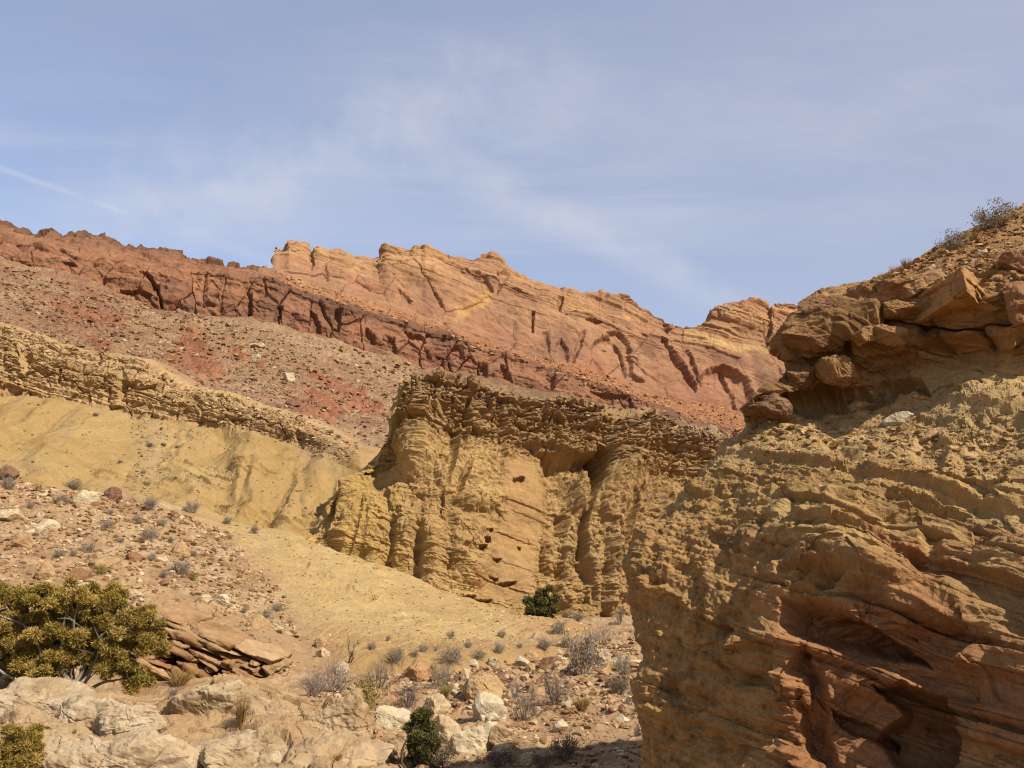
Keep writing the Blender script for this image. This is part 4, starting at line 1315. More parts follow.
# ------------------------------------------------------------------ large stones, each one described
BL = [
    (483, 688, 42, 29, 'broad flat faced tan block, the largest boulder in the wash bed', TAN, dict(depth=.8, cuts=8, sharp=40, tilt=6)),
    (489, 707, 33, 27, 'pale cream boulder leaning directly under the broad tan block', CREAM, dict(cuts=10)),
    (490, 719, 16, 12, 'small white stone at the foot of the leaning cream boulder', CREAM, {}),
    (435, 707, 28, 23, 'blunt pale boulder with a shaded left side beside the small dark juniper', PALE, {}),
    (447, 730, 28, 27, 'smooth pale boulder tilted right of the small dark juniper', PALE, dict(tilt=20)),
    (474, 738, 46, 38, 'grooved pale rock flaring from a narrow upright top', CREAM, dict(cuts=9, depth=.7, tilt=-14, lo=.4)),
    (501, 735, 25, 21, 'rounded buff stone right of the grooved flaring rock', TAN, {}),
    (520, 662, 18, 13, 'pale stone standing in the row of stones below the yellow apron, tallest of the row', CREAM, {}),
    (472, 663, 13, 8, 'low cream stone near the left end of the stone row below the apron', CREAM, {}),
    (493, 663, 10, 10, 'upright cream stone in the stone row above the broad tan block', CREAM, {}),
    (552, 663, 25, 13, 'wide brownish stone right of the tallest stone in the row', BROWN, {}),
    (573, 667, 15, 15, 'dark sided brown rock at the foot of the thick grey shrub', RUST, {}),
    (605, 670, 16, 12, 'tan stone low beside the bluff and right of the thick grey shrub', TAN, {}),
    (602, 658, 18, 13, 'pale stone behind the tan stone beside the bluff', PALE, {}),
    (621, 660, 9, 8, 'small white stone closest to the bluff edge', CREAM, {}),
    (632, 700, 14, 9, 'white stone half hidden by the bluff edge', CREAM, {}),
    (561, 727, 17, 11, 'round cream stone at the foot of the large bare shrub', CREAM, {}),
    (621, 718, 16, 6, 'flat white slab lying on the bare sand by the bluff', CREAM, dict(depth=1.2)),
    (508, 752, 28, 18, 'pale boulder at the bottom edge below the grooved flaring rock', PALE, {}),
    (526, 760, 16, 14, 'pale rounded stone right of the bottom edge boulder', PALE, {}),
    (530, 668, 11, 10, 'small tan stone leaning on the tallest stone of the row', TAN, {}),
    (506, 669, 10, 7, 'low tan stone between the row and the broad tan block', TAN, {}),
    (532, 655, 14, 9, 'pale brown stone at the top of the stone row', TAN, {}),
    (466, 676, 9, 14, 'narrow pale post shaped stone left of the broad tan block', PALE, dict(cuts=10)),
    (499, 678, 17, 10, 'reddish brown slab behind the broad tan block', RUST, dict(depth=1.1)),
    (613, 684, 16, 10, 'brown stone below the tan stone near the bluff', BROWN, {}),
    (416, 673, 28, 20, 'rough orange boulder with a dark hollow under it', ORANGE, dict(cuts=12)),
    (397, 719, 42, 24, 'white rounded boulder behind the near ledge and left of the juniper', CREAM, dict(depth=.7)),
    (277, 628, 14, 9, 'pale block at the foot of a slab on the slope above the bedded outcrop', CREAM, {}),
    (259, 622, 22, 13, 'tilted tan slab on the slope above the bedded outcrop', TAN, dict(tilt=-28, depth=1.0)),
    (323, 653, 15, 9, 'pale slab half buried above the leafless tree', PALE, dict(tilt=-15)),
    (321, 642, 12, 11, 'tan stone sitting just above the pale half buried slab', TAN, {}),
    (342, 669, 14, 15, 'pale stone behind the trunk of the leafless tree', CREAM, {}),
    (85, 498, 27, 15, 'long whitish boulder high on the rubble slope', CREAM, dict(tilt=18, cuts=8, depth=.8)),
    (8, 473, 20, 17, 'dark brown boulder at the top of the rubble slope', RUST, {}),
    (13, 516, 27, 14, 'pale flat boulder on the left end of the rubble slope', PALE, dict(depth=1.0)),
    (46, 525, 22, 12, 'cream slab in the upper rubble right of the pale flat boulder', CREAM, dict(depth=1.0)),
    (45, 571, 18, 21, 'upright tan boulder just above the large juniper', TAN, dict(cuts=9, tilt=14)),
    (133, 594, 20, 11, 'smooth pale boulder right of the large juniper top', PALE, {}),
    (224, 600, 18, 12, 'cream boulder at the lower right end of the rubble slope', CREAM, dict(depth=1.0)),
    (216, 614, 11, 12, 'tan stone just below the cream boulder at the rubble end', TAN, {}),
    (181, 550, 21, 14, 'wide tan boulder in the middle of the rubble slope', TAN, {}),
    (104, 563, 28, 14, 'wide pale tan slab in the rubble above the large juniper', TAN, dict(depth=1.0)),
    (113, 494, 18, 13, 'reddish stone with a dark side beside the long whitish boulder', RUST, {}),
    (204, 599, 15, 9, 'pale flat stone left of the cream boulder at the rubble end', PALE, dict(depth=1.1)),
    (22, 540, 26, 14, 'tan slab over the dark undercut on the left slope', TAN, dict(depth=1.1)),
    (80, 574, 20, 12, 'brownish slab behind the top of the large juniper', BROWN, dict(depth=1.1)),
    (134, 557, 16, 10, 'brown wedge of rock in the rubble above the smooth pale boulder', BROWN, {}),
    (257, 359, 13, 11, 'pale boulder alone on the red talus slope', CREAM, {}),
    (289.5, 377, 12, 11, 'cream boulder lower right of the lone pale one on the talus', CREAM, dict(tilt=20)),
    (294, 402, 14, 9, 'dull red boulder near the bottom of the talus slope', RUST, {}),
    (257, 345, 16, 6, 'flat pale slab just above the lone pale boulder on the talus', PALE, dict(depth=1.1)),
    (982, 253, 12, 10, 'white stone near the top of the bluff below the shrubs', CREAM, {}),
    (931, 268, 9, 9, 'pale stone on the bluff crest left of the white stone', PALE, {}),
    (898, 419, 31, 12, 'pale cream slab lying on the sunlit shoulder of the bluff', CREAM, dict(depth=.9, cuts=8, tilt=14, sink=.1)),
    (862, 405, 26, 10, 'tan flat slab left of the cream slab on the bluff shoulder', TAN, dict(depth=1.0, cuts=8, tilt=10, sink=.1)),
    (925, 437, 30, 8, 'thin tan slab tilting down right of the cream slab on the bluff', TAN, dict(depth=.9, cuts=8, tilt=32, sink=.1)),
]
for x, y_, w_, h_, lb, c_, kw in BL:
    boulder(x, y_, w_, h_, lb, c_, **kw)

# blocks that have come loose from the bluff's cap, and rounded slabs of the near ledge
BB = [
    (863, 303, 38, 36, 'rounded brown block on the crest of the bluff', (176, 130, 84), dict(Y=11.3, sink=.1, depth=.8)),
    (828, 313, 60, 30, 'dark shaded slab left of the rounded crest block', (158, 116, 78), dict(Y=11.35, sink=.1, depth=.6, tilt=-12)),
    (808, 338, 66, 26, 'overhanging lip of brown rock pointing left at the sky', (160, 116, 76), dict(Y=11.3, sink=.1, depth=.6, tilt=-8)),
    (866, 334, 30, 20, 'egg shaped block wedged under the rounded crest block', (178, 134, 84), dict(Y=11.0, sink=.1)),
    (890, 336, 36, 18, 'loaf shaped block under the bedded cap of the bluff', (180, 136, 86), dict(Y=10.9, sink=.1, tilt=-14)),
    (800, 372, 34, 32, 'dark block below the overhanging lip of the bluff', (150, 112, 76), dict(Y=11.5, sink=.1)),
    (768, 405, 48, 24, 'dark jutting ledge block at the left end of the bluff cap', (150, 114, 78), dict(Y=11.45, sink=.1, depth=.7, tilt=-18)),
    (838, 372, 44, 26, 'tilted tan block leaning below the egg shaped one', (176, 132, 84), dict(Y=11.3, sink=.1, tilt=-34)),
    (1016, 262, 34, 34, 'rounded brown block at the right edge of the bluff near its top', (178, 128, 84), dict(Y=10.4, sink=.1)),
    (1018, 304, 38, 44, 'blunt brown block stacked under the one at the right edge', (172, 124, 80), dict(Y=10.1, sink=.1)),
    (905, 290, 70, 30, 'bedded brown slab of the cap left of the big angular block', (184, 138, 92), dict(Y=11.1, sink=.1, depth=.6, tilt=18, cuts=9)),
]
BS = 0.56 / 0.74
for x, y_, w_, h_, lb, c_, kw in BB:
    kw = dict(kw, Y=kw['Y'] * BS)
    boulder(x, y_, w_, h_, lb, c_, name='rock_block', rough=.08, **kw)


def corner_block(name, label, cs, c, seed):
    """A block given by its eight corners (x, y in the photo and distance), with worn edges."""
    K = np.array([at(p[0], p[1], p[2] * BS) for p in cs]).reshape(2, 2, 2, 3)       # [top][right][back]
    n = 64
    V, Fc, base = [], [], 0
    t = np.linspace(0, 1, n)
    A, B = np.meshgrid(t, t)
    for ax in range(3):
        for side in (0, 1):
            q = [None] * 3
            q[ax] = np.full(A.shape, float(side))
            q[(ax + 1) % 3], q[(ax + 2) % 3] = A, B
            T = np.stack(q, -1).reshape(-1, 3)
            W = 0
            for i in (0, 1):
                for j in (0, 1):
                    for k in (0, 1):
                        wt = (T[:, 0] if i else 1 - T[:, 0]) * (T[:, 1] if j else 1 - T[:, 1]) * (T[:, 2] if k else 1 - T[:, 2])
                        W = W + wt[:, None] * K[i, j, k]
            f_ = grid_faces(n, n)
            V.append(W); Fc.append(f_ + base); base += n * n
    V, Fc = np.concatenate(V), np.concatenate(Fc)
    cen = V.mean(0)
    o_ = V - cen
    b = bed(V, .3, 0, .05, 1)
    lg, i, r = ledges(V, b, .10, seed, .9, .3)
    V = V + o_ / np.linalg.norm(o_, axis=1, keepdims=True) * (.05 * fbm(V, .5, 4, .6, seed=seed) + .07 * (lg - .5) + .035 * fbm(V, .12, 4, .62, seed=seed + 1) + .05 * (cells(V, (.3, .3, .16), seed)[0] - .5))[:, None]
    me = mesh_from(name, V, Fc, M_rock, rockcol(V, c, seed))
    link(name, me, label, 'boulder')


corner_block('rock_block', 'big angular block with one sunlit face jutting from the bluff',
             [(916, 303, 11.0), (950, 268, 11.8), (961, 264, 9.95), (1006, 288, 11.0), (914, 322, 10.9), (946, 330, 11.4), (968, 290, 9.8), (996, 320, 10.8)][0:1] +
             [(950, 268, 11.8), (961, 264, 9.95), (1006, 288, 11.0), (914, 324, 10.9), (944, 332, 11.4), (968, 291, 9.8), (996, 320, 10.8)], (200, 148, 92), 301)

FS = [
    (40, 700, 110, 34, 'long rounded pale slab under the large juniper', (212, 182, 140), dict(Y=17.6, tilt=-6, depth=.6)),
    (95, 712, 96, 36, 'broad pale slab sloping right from below the juniper trunk', (212, 182, 140), dict(Y=17.0, tilt=14, depth=.6)),
    (20, 722, 70, 30, 'pale slab with a dark hollow beneath at the left edge', (204, 170, 126), dict(Y=16.2, tilt=-4, depth=.6)),
    (130, 722, 80, 30, 'rounded pale slab ending in a dark crack in the near ledge', (212, 182, 140), dict(Y=16.3, tilt=12, depth=.6)),
    (215, 704, 104, 40, 'wide pale slab in front of the bedded brown outcrop', (212, 182, 140), dict(Y=17.6, tilt=6, depth=.6)),
    (272, 718, 70, 40, 'tan rounded slab with a dark hole under its right end', (204, 170, 126), dict(Y=16.9, tilt=10, depth=.6)),
    (330, 722, 84, 54, 'tan domed slab at the right end of the near ledge', (204, 170, 126), dict(Y=16.8, tilt=10, depth=.6)),
    (120, 752, 150, 48, 'large pale slab along the bottom edge of the near ledge', (212, 182, 140), dict(Y=14.6, tilt=-6, depth=.6)),
    (240, 752, 110, 40, 'pale slab at the bottom edge under the wide pale slab', (212, 182, 140), dict(Y=14.8, tilt=8, depth=.6)),
    (330, 758, 120, 40, 'reddish tan slab at the bottom edge below the domed slab', (206, 170, 126), dict(Y=14.4, tilt=8, depth=.6)),
]
for x, y_, w_, h_, lb, c_, kw in FS:
    boulder(x, y_, w_, h_, lb, c_, name='rock_slab', rough=.075, sharp=70, cuts=12, lo=.5, sink=.6, **kw)



def bedded_outcrop():
    """Thin beds lying one on another, each weathered back by its own amount."""
    r = np.random.RandomState(21)
    V, Fc, col, base = [], [], [], 0
    ang = math.radians(24)
    for k in range(20):
        t = k * .115
        x0 = r.uniform(0, .18) + (.55 if 1 <= k <= 4 else .25 if k < 8 else .1)
        ln = r.uniform(3.6, 4.3)
        cut = [x0] + sorted(r.uniform(.6, ln - .3, 3)) + [ln]
        for piece in range(4):
            a0, a1 = cut[piece], cut[piece + 1] + .06
            w = a1 - a0
            P, F_ = rock(600 + k * 4 + piece, (w * 1.02, 2.6, r.uniform(.14, .21)), 5, 5, 80, .05, .8, .8)
            c = (a0 + a1) / 2
            P = P + np.array([c, 1.2 + r.uniform(-.16, .16) + (.35 if 1 <= k <= 7 and c < 1.1 else 0) - .075 * k, -t])
            ca, sa = math.cos(ang), math.sin(ang)
            P = np.stack([P[:, 0] * ca + P[:, 2] * sa, P[:, 1], -P[:, 0] * sa + P[:, 2] * ca], -1)
            tint = r.uniform(.85, 1.1)
            col.append(rockcol(P, [(196, 152, 104), (180, 132, 86), (206, 166, 118)][r.randint(3)], k) * tint)
            V.append(P); Fc.append(F_ + base); base += len(P)
    o = link('rock_outcrop', mesh_from('rock_outcrop', np.concatenate(V), np.concatenate(Fc), M_rock, np.concatenate(col), True, False),
             'thin bedded brown ledge behind the large juniper', 'rock outcrop', 'structure')
    o.location = at(144, 606, 24.3)


bedded_outcrop()

# ------------------------------------------------------------------ stones one could count: copies of a few worn shapes
PROT = {}
for cn, c_ in (('pale', CREAM), ('tan', TAN), ('brown', BROWN)):
    PROT[cn] = []
    for k in range(5):
        P, Fc = rock(400 + k * 7 + len(cn), (1, .85, .7), 3, 10, 60, .05)
        PROT[cn].append(mesh_from('stone', P, Fc, M_rock, rockcol(P, c_, k), False, False))


def in_poly(ctx, poly, off=None):
    V = ctx['V']
    x, y_ = proj(V)
    m = poly_sd(x, y_, poly) > 0
    n = grid_normals(V.reshape(ctx['nv'], ctx['nu'], 3)).reshape(-1, 3)
    return np.nonzero(m)[0]


def strew(surf, poly, n, lo, hi, mix, label, group, seed):
    r = np.random.RandomState(seed)
    ctx = SURF[surf]
    ix = in_poly(ctx, poly)
    for i in r.choice(ix, n):
        p = ctx['V'][i]
        s_ = lo * (hi / lo) ** (r.rand() ** 1.6) * mpp(p[1])
        cn = r.choice(['pale', 'tan', 'brown'], p=mix)
        o = link('stone', PROT[cn][r.randint(5)], label[cn], 'stone', None, group)
        o.location = (p[0], p[1], p[2] + .12 * s_)
        o.scale = (s_ * r.uniform(.9, 1.5), s_ * r.uniform(.8, 1.2), s_ * r.uniform(.6, 1.05))
        o.rotation_euler = (r.uniform(-.3, .3), r.uniform(-.3, .5), r.uniform(0, 6.28))


strew('hillside', [(-10, 486), (60, 490), (150, 505), (215, 540), (240, 600), (232, 622), (150, 606), (100, 590), (0, 580)], 130, 3.5, 12, (.45, .38, .17),
      {'pale': 'small pale stone in the loose rubble of the left slope', 'tan': 'small tan stone in the loose rubble of the left slope', 'brown': 'small brown stone in the loose rubble of the left slope'}, 'stones strewn on the left slope', 1)
strew('wash_bed', [(400, 690), (480, 655), (632, 650), (640, 700), (640, 768), (430, 768)], 150, 3.0, 13, (.45, .38, .17),
      {'pale': 'small pale stone on the sandy bed of the wash', 'tan': 'small tan stone on the sandy bed of the wash', 'brown': 'small brown stone on the sandy bed of the wash'}, 'stones on the bed of the wash', 2)


def rubble(name, label, surf, poly, n, lo, hi, cols, seed, pw=2.0, vmin=None):
    """Gravel nobody could count: many tiny angular stones in one mesh."""
    r = np.random.RandomState(seed)
    ctx = SURF[surf]
    ix = in_poly(ctx, poly)
    if vmin:
        ix = ix[(ctx['v'][ix] > vmin[0]) & (ctx['v'][ix] < vmin[1])]
    ix = r.choice(ix, n)
    p = ctx['V'][ix]
    B, Fc = ICO[1]
    nb = len(B)
    s_ = (lo * (hi / lo) ** (r.rand(n) ** pw)) * p[:, 1] / F * .5
    shp = B[None] * (1 + .35 * r.randn(n, nb, 1).clip(-1.4, 1.4)) * np.stack([r.uniform(.9, 1.6, n), r.uniform(.8, 1.3, n), r.uniform(.5, .95, n)], -1)[:, None, :]
    a = r.uniform(0, 6.28, n)
    ca, sa = np.cos(a)[:, None], np.sin(a)[:, None]
    shp = np.stack([shp[..., 0] * ca - shp[..., 1] * sa, shp[..., 0] * sa + shp[..., 1] * ca, shp[..., 2]], -1)
    V = p[:, None, :] + shp * s_[:, None, None]
    V[..., 2] += (.2 * s_)[:, None]
    FF = (Fc[None] + (np.arange(n) * nb)[:, None, None]).reshape(-1, 3)
    cc = np.array([L(*c) for c in cols])[r.choice(len(cols), n)] * r.uniform(.8, 1.15, (n, 1))
    me = mesh_from(name, V.reshape(-1, 3), FF, M_rock, np.repeat(cc, nb, 0), False, False)
    link(name, me, label, 'rubble', 'stuff')


rubble('rubble', 'fine rubble covering the red talus slope', 'talus_slope', [(-20, 260), (60, 278), (160, 308), (320, 340), (450, 376), (420, 470), (310, 436), (180, 388), (40, 340), (-20, 325)], 11000, .9, 5.5,
       [(176, 136, 100), (192, 156, 116), (150, 110, 80), (208, 176, 136), (146, 96, 68)], 3, 3.4)
rubble('rubble', 'loose stones scattered among the boulders of the left slope', 'hillside', [(-20, 480), (60, 488), (150, 503), (225, 530), (290, 600), (300, 650), (232, 640), (150, 612), (0, 590)], 5200, 1.2, 6, [(206, 166, 116), (226, 194, 148), (176, 132, 90), (158, 112, 76)], 4, 2.0)
rubble('rubble', 'loose stones on the shoulder above the bedded brown ledge', 'slope_shoulder', [(140, 590), (200, 590), (300, 650), (300, 700), (140, 660)], 900, .9, 5, [(206, 166, 116), (226, 194, 148), (176, 132, 90), (158, 112, 76)], 14, 2.4)
rubble('gravel', 'thin gravel on the yellow apron', 'hillside', [(200, 515), (340, 550), (480, 605), (620, 622), (620, 640), (450, 655), (320, 650), (250, 590)], 4200, .7, 2.8, [(214, 176, 116), (190, 146, 92), (232, 204, 156)], 5, 2.2)
rubble('gravel', 'gravel and small stones on the bed of the wash', 'wash_bed', [(300, 700), (400, 670), (480, 650), (632, 640), (650, 700), (650, 775), (400, 775)], 6500, 1.3, 8, [(206, 166, 116), (226, 194, 148), (176, 132, 90), (158, 112, 76)], 6, 2.0)
rubble('rubble', 'broken stones on the tan ledge that caps the yellow hill', 'badland_hill', [(-20, 318), (90, 346), (170, 368), (280, 402), (360, 444), (350, 470), (280, 440), (180, 412), (80, 385), (-20, 380)], 2600, .9, 4.5, [(206, 166, 116), (222, 188, 140), (176, 132, 90)], 7, 2.2)
rubble('rubble', 'broken ledge stones on top of the butte', 'butte', [(400, 372), (440, 372), (520, 388), (620, 400), (690, 418), (745, 438), (745, 456), (680, 440), (600, 418), (500, 402), (405, 392)], 2200, 1.0, 6, [(176, 138, 96), (196, 160, 118), (146, 108, 74)], 15, 2.2)
rubble('rubble', 'grey debris trail running down the yellow hill', 'badland_hill', [(128, 420), (160, 420), (175, 450), (160, 490), (140, 500), (120, 490), (140, 455)], 420, .7, 3.0, [(190, 160, 120), (214, 190, 150), (160, 126, 92)], 8, 2.0)
rubble('gravel', 'scattered small stones on the yellow mudstone hill', 'badland_hill', [(-20, 395), (140, 418), (300, 445), (340, 540), (200, 512), (-20, 476)], 900, .7, 2.6, [(190, 150, 98), (214, 184, 136), (160, 122, 80)], 16, 2.0)
rubble('rubble', 'fallen debris under the tall orange cliff', 'cliff_band', [(270, 270), (340, 292), (470, 338), (600, 374), (760, 412), (760, 445), (600, 392), (450, 340), (290, 290)], 4200, .9, 4.5, [(206, 146, 98), (222, 176, 126), (180, 122, 82)], 9, 2.2)
rubble('rubble', 'loose rubble on the top slope of the bluff', 'bluff', [(850, 290), (920, 258), (1030, 200), (1030, 300), (960, 275), (900, 285)], 2200, 1.2, 8, [(196, 146, 92), (214, 172, 120), (162, 110, 68)], 10, 2.6)
rubble('rubble', 'thin broken plates on the sunlit shoulder of the bluff', 'bluff', [(735, 440), (830, 395), (930, 385), (1030, 350), (1030, 480), (880, 470), (760, 470)], 1500, 1.2, 8, [(206, 160, 98), (222, 182, 124), (172, 124, 72)], 12, 2.6)


# ------------------------------------------------------------------ plants
def leafmat(name, rough=.8, trans=.12):
    m = bpy.data.materials.new(name)
    m.use_nodes = True
    t = m.node_tree
    b = t.nodes['Principled BSDF']
    b.inputs['Roughness'].default_value = rough
    b.inputs['Specular IOR Level'].default_value = .15
    a = nd(t, 'ShaderNodeAttribute', attribute_name='Col')
    n = tnoise(t, nd(t, 'ShaderNodeTexCoord').outputs['Object'], 3.0, 3)
    vm = nd(t, 'ShaderNodeVectorMath', operation='SCALE')
    t.links.new(a.outputs['Color'], vm.inputs[0])
    t.links.new(mth(t, 'MULTIPLY_ADD', n, .6, .7), vm.inputs['Scale'])
    t.links.new(vm.outputs[0], b.inputs['Base Color'])
    return m


M_twig = leafmat('twig')
M_leaf = leafmat('leaf')


def tubes(lines, sides=3):
    """lines: list of (points (n,3), radii (n,)) -> vertices, quads."""
    V, Fc, base = [], [], 0
    ang = np.linspace(0, 2 * math.pi, sides, endpoint=False)
    for pts, rad in lines:
        pts = np.asarray(pts, float)
        n = len(pts)
        tg = np.gradient(pts, axis=0)
        tg /= np.linalg.norm(tg, axis=1, keepdims=True) + 1e-9
        ref = np.array([.31, .87, .38])
        a = np.cross(tg, ref)
        a /= np.linalg.norm(a, axis=1, keepdims=True) + 1e-9
        b = np.cross(tg, a)
        ring = pts[:, None] + np.asarray(rad)[:, None, None] * (np.cos(ang)[None, :, None] * a[:, None] + np.sin(ang)[None, :, None] * b[:, None])
        V.append(ring.reshape(-1, 3))
        i = np.arange(n * sides).reshape(n, sides) + base
        Fc.append(np.stack([i[:-1], np.roll(i[:-1], -1, 1), np.roll(i[1:], -1, 1), i[1:]], -1).reshape(-1, 4))
        base += n * sides
    return np.concatenate(V), np.concatenate(Fc)


def grow(r, p, d, ln, rad, depth, out, tips, spread=.6, up=.25, kids=(3, 4), seg=4, shrink=.62, wig=.25):
    pts, rr = [p], [rad]
    d = d / np.linalg.norm(d)
    for k in range(seg):
        d = d + r.randn(3) * wig * .5 + np.array([0, 0, up * .25])
        d /= np.linalg.norm(d)
        pts.append(pts[-1] + d * ln / seg)
        rr.append(rad * (1 - .5 * (k + 1) / seg))
    out.append((np.array(pts), np.array(rr)))
    if depth == 0:
        tips.append((pts[-1], d))
        return
    for q in range(r.randint(kids[0], kids[1] + 1)):
        k = r.randint(max(1, seg // 2), seg + 1)
        nd_ = d + r.randn(3) * spread + np.array([0, 0, up])
        grow(r, pts[k], nd_, ln * shrink * r.uniform(.7, 1.2), rr[k] * .7, depth - 1, out, tips, spread, up, kids, seg, shrink, wig)


def leaves(r, tips, n, ln, wd, scat, col, cvar=.2, upb=.3):
    """Small leaf blades round the twig tips, as separate folded faces."""
    P = np.array([t[0] for t in tips])
    D = np.array([t[1] for t in tips])
    i = r.randint(0, len(P), n)
    c = P[i] + r.randn(n, 3) * scat
    d = D[i] + r.randn(n, 3) * .8 + np.array([0, 0, upb])
    d /= np.linalg.norm(d, axis=1, keepdims=True)
    s_ = np.cross(d, r.randn(n, 3))
    s_ /= np.linalg.norm(s_, axis=1, keepdims=True) + 1e-9
    l_ = ln * r.uniform(.6, 1.4, (n, 1))
    V = np.stack([c - s_ * wd * .5, c + s_ * wd * .5, c + d * l_ + s_ * wd * .2, c + d * l_ - s_ * wd * .2], 1).reshape(-1, 3)
    Fc = np.arange(n * 4).reshape(n, 4)
    cc = np.array([L(*k) for k in col])
    w_ = cc[r.randint(0, len(cc), n)] * r.uniform(1 - cvar, 1 + cvar, (n, 1))
    return V, Fc, np.repeat(w_, 4, 0)


def shrub_meshes(kind, seed):
    """Twigs and (for leafy kinds) leaves of a shrub one unit wide and about 0.75 high."""
    r = np.random.RandomState(seed)
    out, tips = [], []
    if kind == 'grass':
        n = 150
        for k in range(n):
            a, q = r.uniform(0, 6.28), r.rand() ** .7
            b0 = np.array([math.cos(a), math.sin(a), 0]) * .14 * q
            e = np.array([math.cos(a) * (.1 + .38 * q), math.sin(a) * (.1 + .38 * q), r.uniform(.35, .75)])
            out.append((np.array([b0, b0 * .6 + e * .4 + np.array([0, 0, .1]), e]), np.array([.012, .009, .002])))
        V, Fc = tubes(out)
        col = np.tile(L(206, 164, 100)[None], (len(V), 1)) * r.uniform(.75, 1.2, (len(V) // 9, 1)).repeat(9, 0)
        return (V, Fc, col), None
    bare = kind == 'bare'
    ns = 15 if bare else 16
    for k in range(ns):
        a = 6.28 * (k + r.rand() * .7) / ns
        el = r.uniform(.45, 1.35)
        d = np.array([math.cos(a) * math.cos(el), math.sin(a) * math.cos(el), math.sin(el)])
        grow(r, np.array([math.cos(a), math.sin(a), 0]) * .04, d, .40 if bare else .30, .013 if bare else .012, 3 if bare else 2, out, tips, .6, .2, (3, 5) if bare else (3, 4), 3, .66, .35)
    V, Fc = tubes(out)
    c_ = {'bare': (168, 146, 128), 'sage': (178, 156, 132), 'yellow': (186, 158, 96), 'dark': (142, 120, 100)}[kind]
    col = np.tile(L(*c_)[None], (len(V), 1)) * r.uniform(.8, 1.2, (len(V), 1))
    lf = None
    if not bare:
        pal = {'sage': [(182, 162, 134), (166, 148, 124), (196, 176, 142)], 'yellow': [(192, 166, 92), (176, 152, 84), (206, 178, 104)], 'dark': [(148, 128, 104), (132, 114, 94), (166, 142, 112)]}[kind]
        lf = leaves(r, tips, 1500, .045, .020, .045, pal)
    ext = max(np.ptp(V[:, 0]), np.ptp(V[:, 1]))
    V = V / ext
    if lf:
        lf = (lf[0] / ext, lf[1], lf[2])
    return (V, Fc, col), lf


SHR = {}
for kind, nvar in (('sage', 4), ('bare', 4), ('yellow', 2), ('dark', 2), ('grass', 3)):
    SHR[kind] = []
    for k in range(nvar):
        tw, lf = shrub_meshes(kind, 900 + 31 * k + len(kind))
        a = mesh_from('stems', tw[0], tw[1], M_twig, tw[2], False)
        b = mesh_from('foliage', lf[0], lf[1], M_leaf, lf[2], False) if lf else None
        SHR[kind].append((a, b))
SR = np.random.RandomState(77)


def shrub(px, py, w, h, kind, label, group=None, name='shrub', Y=None):
    """Shrub whose base stands at the bottom of its outline, centred on (px, py), w by h pixels."""
    p = hit(px, py + h * .42) if Y is None else np.array(at(px, py + h * .5, Y))
    k = mpp(p[1])
    w, h = w * SR.uniform(.82, 1.25), h * SR.uniform(.85, 1.2)
    a, b = SHR[kind][SR.randint(len(SHR[kind]))]
    hz = max(v.co.z for v in a.vertices) if 'hz' not in a else a['hz']
    a['hz'] = hz
    o = link(name, a, label, {'grass_tuft': 'grass', 'shrub': 'shrub'}[name], None, group)
    o.location = (p[0], p[1] + .1 * w * k, p[2] - .03 * h * k)
    o.scale = (w * k * 1.1, w * k * 1.1, h * k * 1.05 / hz)
    o.rotation_euler = (0, 0, SR.uniform(0, 6.28))
    if b:
        c = link('foliage', b)
        c.parent = o
    return o


GS = 'small grey shrubs dotted over the left slope'
for x, y_, w_ in ((73, 486, 14), (61, 500, 14), (191, 508, 15), (136, 520, 12), (161, 523, 12), (227, 521, 10), (254, 530, 12), (106, 526, 12), (88, 548, 15), (58, 554, 13), (73, 554, 9), (193, 554, 8),
                  (163, 575, 10), (151, 558, 9), (7, 485, 14), (143, 472, 7), (146, 483, 8), (277, 608, 9), (244, 611, 7), (229, 538, 6), (120, 540, 8), (30, 506, 9), (170, 540, 9), (110, 512, 8)):
    shrub(x, y_, w_, w_ * .75, 'sage', 'small grey shrub dotted on the rubbly left slope', GS)
shrub(149, 504, 18, 16, 'sage', 'round grey shrub at the top right of the rubble slope, larger than its neighbours')
shrub(148, 536, 19, 12, 'sage', 'wide low grey shrub in the middle of the rubble slope')
shrub(181, 569, 15, 13, 'sage', 'grey shrub beside the wide tan boulder of the rubble slope')
shrub(264, 616, 15, 12, 'sage', 'grey shrub behind the tilted slab above the bedded outcrop')
shrub(100, 571, 13, 9, 'yellow', 'olive yellow shrub among stones above the large juniper')
shrub(193, 577, 11, 9, 'yellow', 'straw yellow shrub below the grey one by the wide tan boulder')
for x, y_, w_ in ((149, 445, 9), (95, 415, 6), (140, 417, 5), (161, 429, 5), (163, 445, 6), (177, 447, 5), (330, 432, 9), (338, 437, 7), (120, 462, 5), (176, 478, 4)):
    shrub(x, y_, w_, w_ * .6, 'dark', 'tiny dark shrub on the yellow mudstone hill', 'tiny shrubs on the yellow hill')
for x, y_, w_ in ((451, 636, 9), (468, 645, 9), (423, 649, 10), (371, 647, 8), (388, 639, 6), (436, 649, 6), (502, 635, 8), (499, 650, 11), (479, 656, 11), (567, 644, 11), (415, 655, 8), (520, 646, 7)):
    shrub(x, y_, w_, w_ * .8, 'sage', 'small grey shrub at the foot of the yellow apron', 'small shrubs along the foot of the apron')
shrub(451, 657, 18, 14, 'sage', 'larger round grey shrub at the foot of the yellow apron')
shrub(544, 646, 16, 11, 'sage', 'spreading grey shrub left of the thick grey shrub on the apron foot')
shrub(559, 629, 17, 11, 'sage', 'low grey shrub below the round dark juniper')
shrub(396, 657, 22, 16, 'sage', 'grey shrub behind the orange boulder')
shrub(441, 677, 32, 30, 'bare', 'dense grey twiggy shrub between the orange boulder and the broad tan block')
shrub(446, 692, 20, 14, 'yellow', 'olive shrub under the dense twiggy shrub')
